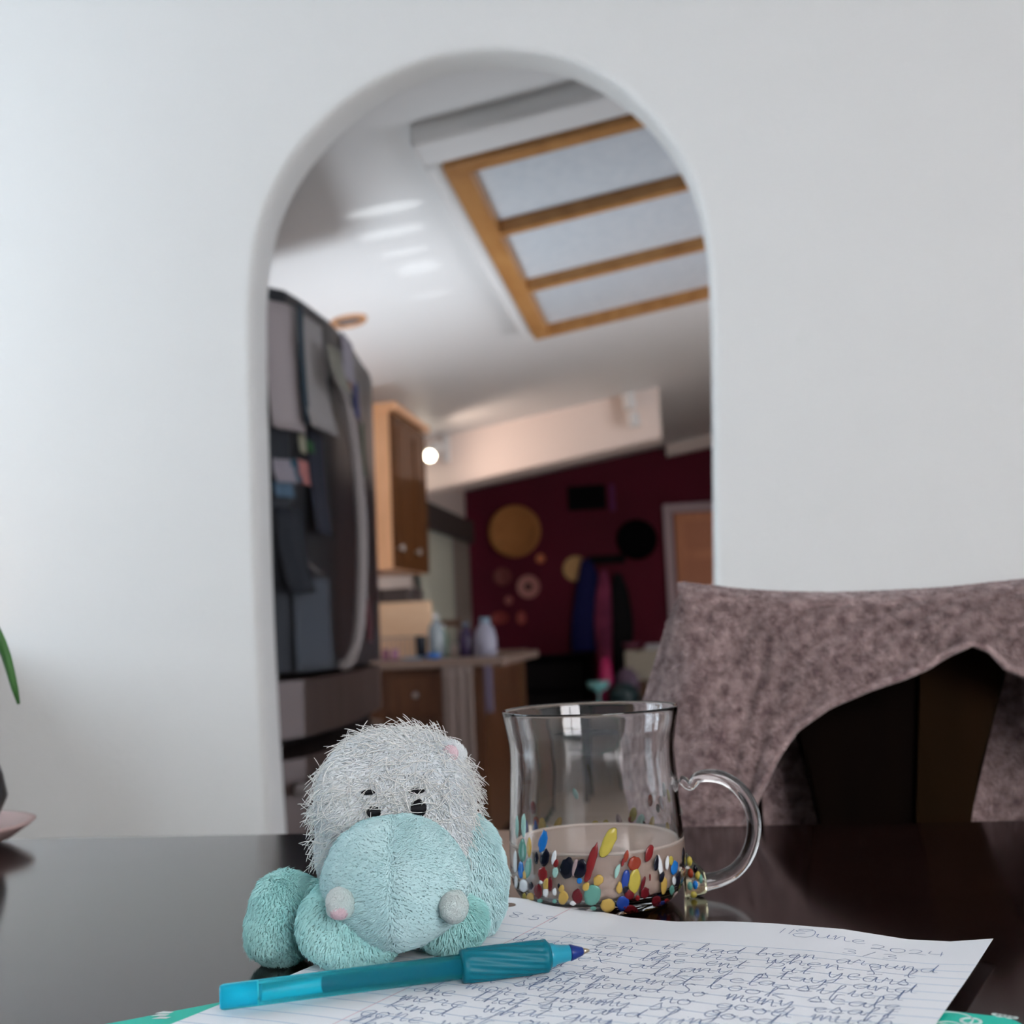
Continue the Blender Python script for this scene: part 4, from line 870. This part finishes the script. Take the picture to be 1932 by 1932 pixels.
# ================================================================ cabinets and counter
uc = thing('upper_cabinet', 'honey oak wall cabinet beyond the refrigerator', 'cabinet', (-1.55, 5.6, 1.7))
uz0, uz1 = 1.325, 2.085
box((-1.738, 5.3, uz0), (-1.345, 6.0, uz1)).build('body', M['oak'], uc, bevel=.003)
box((-1.738, 5.285, uz1-.01), (-1.30, 6.02, uz1+.03)).build('cornice', M['oak'], uc, bevel=.006)
for ya, yb in ((5.305, 5.648), (5.652, 5.995)):
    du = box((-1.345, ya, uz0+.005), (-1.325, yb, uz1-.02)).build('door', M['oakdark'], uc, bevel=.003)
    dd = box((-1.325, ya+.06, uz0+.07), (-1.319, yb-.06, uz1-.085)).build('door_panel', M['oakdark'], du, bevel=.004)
    MB().lathe([(.006, 0), (.006, .012), (.015, .018), (.015, .026), (.005, .03)], (-1.325, ya+.035, uz0+.10), 16, 'x').build('knob', mat('pale knob', (.6, .55, .5), .3), du, True)
bc = thing('base_cabinet', 'dark oak drawer cabinet under the brown counter', 'cabinet', (-1.3, 5.5, 0))
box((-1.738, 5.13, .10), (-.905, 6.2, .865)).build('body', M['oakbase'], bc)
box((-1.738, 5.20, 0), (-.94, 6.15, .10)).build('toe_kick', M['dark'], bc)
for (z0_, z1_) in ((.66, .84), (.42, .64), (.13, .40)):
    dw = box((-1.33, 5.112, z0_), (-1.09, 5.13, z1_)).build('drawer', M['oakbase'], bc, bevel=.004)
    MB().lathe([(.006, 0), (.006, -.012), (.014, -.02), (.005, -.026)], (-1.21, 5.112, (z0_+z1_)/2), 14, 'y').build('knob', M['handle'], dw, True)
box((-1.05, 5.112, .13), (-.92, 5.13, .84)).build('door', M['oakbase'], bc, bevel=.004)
ct = box((-1.738, 5.08, .866), (-.80, 6.25, .905)).build('countertop', M['counter'], None, bevel=.008); tag(ct, 'brown laminate countertop with cups and bottles standing on it', 'countertop')
# towels hanging from the counter front
def cloth(x0_, x1_, y, z0_, z1_, m, name, label, folds=3, amp=.008):
    def fn(u, v): return (x0_+(x1_-x0_)*u, y-.006+amp*math.sin(u*folds*6.28)*(1-.5*v)-amp, z0_+(z1_-z0_)*v+.01*math.sin(u*3)*(1-v))
    o = MB().grid(fn, 24, 10).build(name, m, None, True); o.modifiers.new('t', 'SOLIDIFY').thickness = .003; return tag(o, label, 'towel')
p0, p1 = PY(835, 1270, 5.07), PY(892, 1270, 5.07)
cloth(p0[0], p1[0], 5.075, .28, .872, simple('grey brown towel', (.20, .16, .145), .9), 'dish_towel', 'grey brown towel hanging from the counter front')
p0, p1 = PY(914, 1270, 5.07), PY(929, 1270, 5.07)
cloth(p0[0], p1[0], 5.075, .66, .868, simple('mauve towel', (.13, .11, .17), .9), 'dish_towel', 'narrow mauve towel at the right end of the counter', 1, .004)
# oak stool beyond the counter end
st = thing('wooden_stool', 'brown oak storage stool standing behind the end of the counter', 'stool', (-1.0, 6.5, 0))
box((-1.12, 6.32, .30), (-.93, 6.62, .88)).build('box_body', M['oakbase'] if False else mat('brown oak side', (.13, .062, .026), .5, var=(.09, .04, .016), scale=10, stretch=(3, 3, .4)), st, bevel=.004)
box((-1.14, 6.30, .88), (-.91, 6.64, .905)).build('top', M['counter'], st, bevel=.004)
for x in (-1.11, -.97):
    for y in (6.33, 6.58): box((x, y, 0), (x+.03, y+.03, .30)).build('leg', M['dark'], st)
mt_ = PZ(940, 1466, .0); box((mt_[0]-.16, 7.6, .001), (mt_[0]+.12, 8.5, .012)).build('floor_mat', simple('dark teal mat', (.012, .03, .04), .9)); tag(bpy.data.objects['floor_mat'], 'dark teal mat on the cream kitchen floor', 'mat')

# things on the counter
cb = PY(716, 1140, 5.5); ce = PY(813, 1140, 5.5); CT = .905
tag(box((cb[0]-.06, 5.50, CT), (ce[0], 5.525, CT+.27)).build('cutting_board', mat('pale wood board', (.90, .64, .42), .5, var=(.84, .57, .36), scale=9, stretch=(1, 1, 5)), None, bevel=.006), 'pale wooden board leaning upright at the back of the counter', 'cutting board')
rk = thing('dish_rack', 'low wire dish rack standing in front of the pale wooden board', 'rack', (cb[0]+.05, 5.35, CT))
mb = MB()
for k_ in range(10): mb.tube([(cb[0]+.0+k_*.022, 5.32, CT+.004), (cb[0]+.0+k_*.022, 5.32, CT+.10)], .0018, 6)
mb.build('wires', mat('pinkish wire', (.55, .42, .42), .4), rk); mb = MB()
for z in (.004, .10): mb.tube([(cb[0]-.01, 5.32, CT+z), (cb[0]+.21, 5.32, CT+z), (cb[0]+.21, 5.44, CT+z), (cb[0]-.01, 5.44, CT+z), (cb[0]-.01, 5.32, CT+z)], .0025, 6)
mb.build('frame', M['handle'], rk)
def cupish(px, w_, h_, prof, m, name, label, cat, y=5.3, parts=()):
    p = PY(px, 1235, y); o = thing(name, label, cat, (p[0], y, CT))
    MB().lathe([(r*w_, CT+z*h_) for r, z in prof], (p[0], y, 0), 24).build('body', m, o, True)
    for nm, pr, mm in parts: MB().lathe([(r*w_, CT+z*h_) for r, z in pr], (p[0], y, 0), 20).build(nm, mm, o, True)
    return o
CUP = [(.8, 0), (.85, .02), (1, .98), (1, 1), (.9, 1), (.85, .5)]
BOT = [(.9, 0), (1, .04), (1, .62), (.85, .74), (.35, .86), (.33, .92)]
cupish(795, .028, .105, CUP, simple('navy cup', (.006, .012, .022), .35), 'cup', 'black cup standing before the pale wooden board', 'cup')
cupish(824, .036, .20, BOT, mat('clear bottle', (.45, .55, .62), .1, trans=.5), 'bottle', 'clear bottle beside the black cup', 'bottle', parts=[('cap', [(.36, .92), (.4, .93), (.4, 1.0), (.1, 1.0)], M['white'])])
cupish(838, .026, .15, BOT, mat('green bottle', (.22, .32, .26), .2), 'bottle', 'greyish green bottle behind the clear bottle', 'bottle', 5.42, [('cap', [(.36, .92), (.4, .93), (.4, 1.0), (.1, 1.0)], M['white'])])
cupish(880, .034, .155, BOT, mat('purple bottle', (.035, .02, .065), .3), 'bottle', 'dark purple bottle on the counter left of the white jug', 'bottle', 5.3, [('cap', [(.36, .92), (.55, .93), (.55, 1.0), (.1, 1.0)], mat('pale blue cap', (.2, .26, .34), .4))])
JUG = [(.9, 0), (1, .03), (1, .45), (.8, .70), (.45, .84), (.40, .88)]
jg = cupish(917, .052, .175, JUG, mat('translucent jug', (.28, .28, .36), .35), 'jug', 'whitish plastic jug at the right end of the counter', 'jug', 5.3, [('cap', [(.42, .88), (.46, .89), (.46, 1.0), (.1, 1.0)], mat('blue grey cap', (.22, .32, .42), .4))])
cupish(818, .034, .024, [(.5, 0), (.9, .2), (1, 1), (.9, 1), (.6, .4)], mat('bright blue dish', (.01, .16, .58), .4), 'bowl', 'bright blue little dish at the counter front', 'bowl', 5.16)
cupish(779, .05, .012, [(.6, 0), (.95, .5), (1, 1), (.9, 1), (.6, .6)], mat('pale blue plate', (.30, .45, .62), .4), 'plate', 'pale blue plate lying left of the bright blue dish', 'plate', 5.18)
for (px, c_, lb_) in ((728, (.30, .12, .2), 'dull pink sponge by the refrigerator end of the counter'), (745, (.42, .2, .32), 'pink packet leaning on the dish rack')):
    p = PY(px, 1238, 5.22); o = box((p[0]-.012, 5.20, CT), (p[0]+.012, 5.24, CT+.05)).build('packet', mat('packet colour', c_, .6), None, bevel=.004); tag(o, lb_, 'packet')
# shelf objects under the cabinet
p = PY(745, 1105, 6.3); o = box((-1.738, 6.05, CT+.18), (p[0]+.15, 6.35, CT+.36)).build('toaster_oven', mat('dim appliance', (.09, .075, .075), .4), None, bevel=.02); tag(o, 'dim grey appliance on the shelf below the oak wall cabinet', 'appliance')
o = box((-1.738, 6.02, CT+.145), (-1.25, 6.45, CT+.178)).build('wall_shelf', M['oakbase'], None, bevel=.003); tag(o, 'short brown shelf below the oak wall cabinet', 'shelf')

# spotlights on the beam
def spot(px, py, name, label, lit):
    p = PY(px, py, 6.78); o = thing(name, label, 'light fixture', tuple(p))
    box((p[0]+.03, 6.86, p[2]-.06), (p[0]+.075, 6.9, p[2]+.10)).build('bracket', M['white'], o, bevel=.008)
    MB().tube([(p[0]+.05, 6.87, p[2]+.02), (p[0]+.03, 6.80, p[2]+.02)], .01, 8).build('arm', M['white'], o)
    return p, o
p, o = spot(819, 850, 'spotlight', 'glowing spotlight at the left end of the beam', True)
c1, c0 = np.array([p[0]-.012, 6.72, p[2]-.03]), np.array([p[0]+.018, 6.80, p[2]+.04])
MB().tube([c0, c0*.5+c1*.5, c1], [.03, .042, .048], 20).build('lamp_head', M['white'], o, True)
MB().lathe([(.004, -.03), (.020, -.022), (.031, -.01), (.033, .006), (.026, .016)], (c1[0], c1[1]-.012, c1[2]-.012), 20, 'y').build('bulb', mat('lit bulb', (1, .9, .75), .5, emit=(1, .86, .66), estr=14), o, True)
ld = bpy.data.lights.new('spotlight_glow', 'SPOT'); ld.energy = 11; ld.color = (1, .76, .62); ld.shadow_soft_size = .03; ld.spot_size = math.radians(125); ld.spot_blend = 1
lo = bpy.data.objects.new('spotlight_glow', ld); C.objects.link(lo); lo.location = (c1[0]+.05, 6.30, c1[2]-.10)
lo.rotation_euler = (Vector((-.35, 6.9, 2.0))-Vector(lo.location)).to_track_quat('-Z', 'Y').to_euler()
so = thing('spotlight', 'unlit white twin spotlight near the right end of the beam', 'light fixture', (-.26, 6.83, 2.29))
a = PY(1184, 742, 6.83); b = PY(1189, 772, 6.83); MB().tube([a, b], .040, 20).build('lamp_head', M['white'], so, 'auto')
a = PY(1193, 779, 6.80); b = PY(1197, 805, 6.80); MB().tube([a, b], .036, 20).build('lamp_head', M['white'], so, 'auto')
a = PY(1190, 758, 6.9); MB().tube([(a[0], 6.9, a[2]), (a[0], 6.83, a[2])], .012, 8).build('arm', M['white'], so)
# window dressing on the left kitchen wall
va = tag(box((-1.74, 7.3, 1.70), (-1.62, 9.0, 1.87)).build('valance', mat('brown grey valance', (.065, .05, .045), .8), None, bevel=.01), 'brown grey valance over the kitchen window', 'valance')
cm_ = mat('pale green curtain', (.50, .50, .42), .9, sss=0); 
def curtain(y0_, y1_, label, m):
    def fn(u, v): return (-1.668+.018*math.sin(u*38), y0_+(y1_-y0_)*u, .93+.765*v)
    o = MB().grid(fn, 60, 6).build('curtain', m, None, True); o.modifiers.new('t', 'SOLIDIFY').thickness = .002; return tag(o, label, 'curtain', 'kitchen window curtains')
curtain(7.28, 8.31, 'pale green curtain on the nearer half of the kitchen window', cm_)
curtain(8.315, 8.98, 'beige curtain on the farther half of the kitchen window', mat('beige curtain', (.26, .21, .18), .9))
# ================================================================ red wall pieces
RY = 9.3
def disc(px, py, r, m, name, label, cat, depth=.04, hole=0, sq=1, group=None):
    p = PY(px, py, RY-.02); r = r*RY/FPX; prof = [(max(hole*r, .001), -depth*.25), (r*.5, -depth*.35), (r*.85, -depth*.75), (r*.97, -depth), (r, -depth*.8), (r*.8, 0), (max(hole*r, .001), 0)]
    mb = MB().lathe([(a_, b_) for a_, b_ in prof], (0, 0, 0), 40, 'y', closed=hole > 0)
    mb.v = [(v[0]+p[0], v[1]+RY-.001, v[2]*sq+p[2]) for v in mb.v]
    return tag(mb.build(name, m, None, True), label, cat, group)
disc(972, 1003, 50, mat('woven straw', (.62, .26, .085), .8, var=(.48, .19, .06), scale=3, bump=.6, bscale=60, bdist=.01), 'woven_basket', 'large round straw basket on the dark red wall', 'basket', .07)
disc(1202, 1018, 38, M['black'], 'woven_basket', 'round black disc on the dark red wall by the door', 'basket', .05)
disc(1020, 1054, 9, mat('orange clay', (.75, .24, .12), .6), 'wall_ornament', 'small orange round ornament below right of the straw basket', 'ornament', .03)
disc(948, 1088, 17, mat('dusty plate', (.26, .07, .06), .6), 'wall_plate', 'dim patterned plate left of the pale ring plate', 'plate', .03)
rp = disc(997, 1107, 22, mat('pale plate', (.66, .28, .25), .5), 'wall_plate', 'pale ring plate with a dark centre on the red wall', 'plate', .03)
disc(997, 1107, 7, mat('dark centre', (.03, .008, .008), .6), 'plate_centre', None, None, .035).parent = rp
disc(960, 1133, 8, mat('pink clay', (.55, .18, .16), .6), 'wall_ornament', 'tiny pink round ornament under the pale ring plate', 'ornament', .03)
disc(943, 1166, 17, mat('red clay', (.40, .07, .06), .6), 'wall_ornament', 'low oval reddish ornament above the white jug', 'ornament', .03, sq=.68)
disc(984, 1166, 9, mat('coral clay', (.50, .11, .09), .6), 'wall_ornament', 'narrow oval coral ornament right of the reddish one', 'ornament', .03, sq=1.4)
disc(1086, 1073, 24, mat('cream straw', (.70, .42, .18), .8), 'straw_hat', 'cream straw hat hanging behind the navy coat', 'hat', .025)
v = thing('air_vent', 'black rectangular air vent high on the dark red wall', 'vent', (-.73, 9.3, 2.03))
va0, va1 = PY(1070, 918, RY-.01), PY(1144, 960, RY-.01)
box((va0[0], RY-.012, va1[2]), (va1[0], RY-.001, va0[2])).build('backing', M['black'], v)
for k_ in range(6): z_ = va1[2]+(va0[2]-va1[2])*(k_+.5)/6; box((va0[0]+.01, RY-.022, z_-.006), (va1[0]-.01, RY-.012, z_+.006)).build('slat', M['dark'], v)
p = PY(1155, 940, RY-.01); tag(box((p[0]-.022, RY-.016, va1[2]-.02), (p[0]+.022, RY-.001, va0[2]+.0)).build('wall_hanging', mat('plum strip', (.13, .012, .09), .6)), 'narrow plum strip on the wall right of the air vent', 'wall hanging')
# coats on a rack
rack = thing('coat_rack', 'dark coat rack on the red wall holding three coats', 'coat rack', (-.6, 9.28, 1.55))
r0, r1 = PY(1110, 1052, RY), PY(1180, 1062, RY); box((r0[0], RY-.02, 1.50), (r1[0], RY-.001, 1.57)).build('board', M['dark'], rack)
for px in (1116, 1138, 1172): p = PY(px, 1060, RY); MB().tube([(p[0], RY-.02, 1.53), (p[0], RY-.09, 1.52), (p[0], RY-.10, 1.56)], .008, 8).build('hook', M['black'], rack)
def coat(pts_l, pts_r, m, label, name='coat', yy=RY-.1, th=.09):
    n_ = 10; L_ = [PY(x, y, yy) for x, y in pts_l]; R__ = [PY(x, y, yy) for x, y in pts_r]
    L_ = np.array(smoothline(L_, 4)); R__ = np.array(smoothline(R__, 4)); m_ = min(len(L_), len(R__)); mb = MB(); nn = 20; vs = []
    for i in range(m_):
        c = (L_[i]+R__[i])/2; hw = abs(R__[i][0]-L_[i][0])/2
        for k_ in range(nn): a = 2*math.pi*k_/nn; f = 1+.10*math.sin(a*6); vs.append((c[0]+hw*math.cos(a), yy+.0-th*.5*math.sin(a)*f*min(1, .5+i/6), c[2]))
    mb.add(vs, [(i*nn+k_, i*nn+(k_+1) % nn, (i+1)*nn+(k_+1) % nn, (i+1)*nn+k_) for i in range(m_-1) for k_ in range(nn)]+[tuple(range(nn))[::-1], tuple((m_-1)*nn+k_ for k_ in range(nn))])
    return tag(mb.build(name, m, None, True), label, 'coat')
coat([(1097, 1055), (1090, 1090), (1082, 1140), (1077, 1200), (1078, 1228)], [(1116, 1055), (1128, 1090), (1128, 1140), (1126, 1200), (1126, 1232)], mat('navy coat', (.008, .010, .09), .9), 'navy coat hanging left of the pink coat', yy=RY-.06, th=.05)
coat([(1132, 1076), (1126, 1110), (1122, 1150), (1124, 1210), (1134, 1285)], [(1145, 1076), (1152, 1110), (1154, 1150), (1155, 1210), (1156, 1285)], mat('pink coat', (.34, .055, .13), .9, var=(.18, .03, .08), scale=6), 'long pink coat hanging between two dark coats', yy=RY-.105, th=.05)
coat([(1158, 1082), (1152, 1120), (1152, 1180), (1154, 1240), (1156, 1300)], [(1172, 1082), (1186, 1120), (1195, 1180), (1192, 1240), (1190, 1300)], mat('black coat', (.004, .004, .006), .9), 'black coat hanging right of the pink coat', yy=RY-.055, th=.05)
# dark dresser against the red wall, cream chest to the right
p0, p1 = PY(962, 1250, 8.8), PY(1108, 1250, 8.8)
dsr = thing('dresser', 'black dresser in the shadow against the dark red wall', 'dresser', (-1.1, 9.0, 0))
box((p0[0], 8.8, .05), (p1[0], 9.27, .78)).build('body', M['black'], dsr, bevel=.01); box((p0[0]-.02, 8.78, .78), (p1[0]+.02, 9.28, .805)).build('top', M['black'], dsr, bevel=.006)
for z0_, z1_ in ((.10, .30), (.33, .53), (.56, .75)): box((p0[0]+.04, 8.785, z0_), (p1[0]-.04, 8.80, z1_)).build('drawer', M['dark'], dsr, bevel=.004)
q0, q1 = PY(1178, 1228, 7.9), PY(1255, 1228, 7.9); zt = float(q0[2])
cs = thing('side_chest', 'cream topped chest standing left of the draped chair', 'chest', (q0[0]+.2, 8.0, 0))
box((q0[0], 7.9, zt-.20), (q0[0]+.62, 8.35, zt)).build('cream_drawer', mat('cream paint', (.36, .33, .27), .5), cs, bevel=.012)
box((q0[0]+.03, 7.92, 0), (q0[0]+.60, 8.33, zt-.20)).build('lower_body', mat('brown lower body', (.09, .045, .022), .5), cs, bevel=.006)
p = PY(1192, 1213, 8.05); o = MB().lathe([(.03, zt), (.055, zt+.02), (.065, zt+.05), (.058, zt+.05), (.04, zt+.02)], (p[0], 8.05, 0), 24).build('bowl', mat('maroon bowl', (.14, .03, .06), .4), None, True); tag(o, 'maroon bowl on the cream topped chest', 'bowl')
p = PY(1226, 1213, 8.05); tag(box((p[0]-.03, 7.98, zt), (p[0]+.13, 8.16, zt+.035)).build('book', mat('pale grey book', (.42, .42, .46), .5), None, bevel=.004), 'pale grey book lying on the cream topped chest', 'book')
# low dark table with bright odds and ends
zt2 = float(PY(1150, 1332, 7.0)[2]); p0, p1 = PY(1080, 1330, 7.0), PY(1215, 1330, 7.0)
lt = thing('low_table', 'dark low table behind the glass mug holding bright odds and ends', 'table', (p0[0]+.2, 7.2, 0))
box((p0[0], 6.9, zt2-.03), (p1[0]+.1, 7.5, zt2)).build('top', M['dark'], lt, bevel=.004)
for x in (p0[0]+.02, p1[0]+.04):
    for y in (6.93, 7.43): box((x, y, 0), (x+.04, y+.04, zt2-.03)).build('leg', M['dark'], lt)
def item(px, py0, py1, wpx, m, name, label, cat, y, shape='jar'):
    p = PY(px, py1, y); r = wpx/2*y/FPX; h_ = (py1-py0)*y/FPX; z = zt2
    if shape == 'jar': mb = MB().lathe([(r*.75, z), (r*.95, z+h_*.05), (r, z+h_*.5), (r*.8, z+h_*.85), (r*.45, z+h_*.93), (r*.45, z+h_)], (p[0], y, 0), 24)
    else: mb = MB().lathe([(r*.15, z), (r*.5, z+.006), (r*.12, z+.02), (r*.12, z+h_*.55), (r*.9, z+h_*.75), (r, z+h_), (r*.9, z+h_)], (p[0], y, 0), 24)
    return tag(mb.build(name, m, None, True), label, cat)
item(1146, 1246, 1332, 26, mat('magenta plastic', (.38, .006, .09), .4), 'bottle', 'magenta bottle on the low dark table', 'bottle', 7.2)
item(1186, 1268, 1330, 46, mat('mauve cloth bag', (.11, .075, .12), .8), 'pouch', 'dull mauve pouch right of the magenta bottle', 'pouch', 7.3)
item(1178, 1292, 1332, 60, mat('dark teal tin', (.01, .03, .035), .4), 'tin', 'dark teal tin in front of the mauve pouch', 'tin', 7.08)
item(1131, 1286, 1332, 42, mat('aqua dish', (.16, .42, .44), .35), 'dish', 'aqua footed dish left of the magenta bottle', 'dish', 7.0, 'dish')
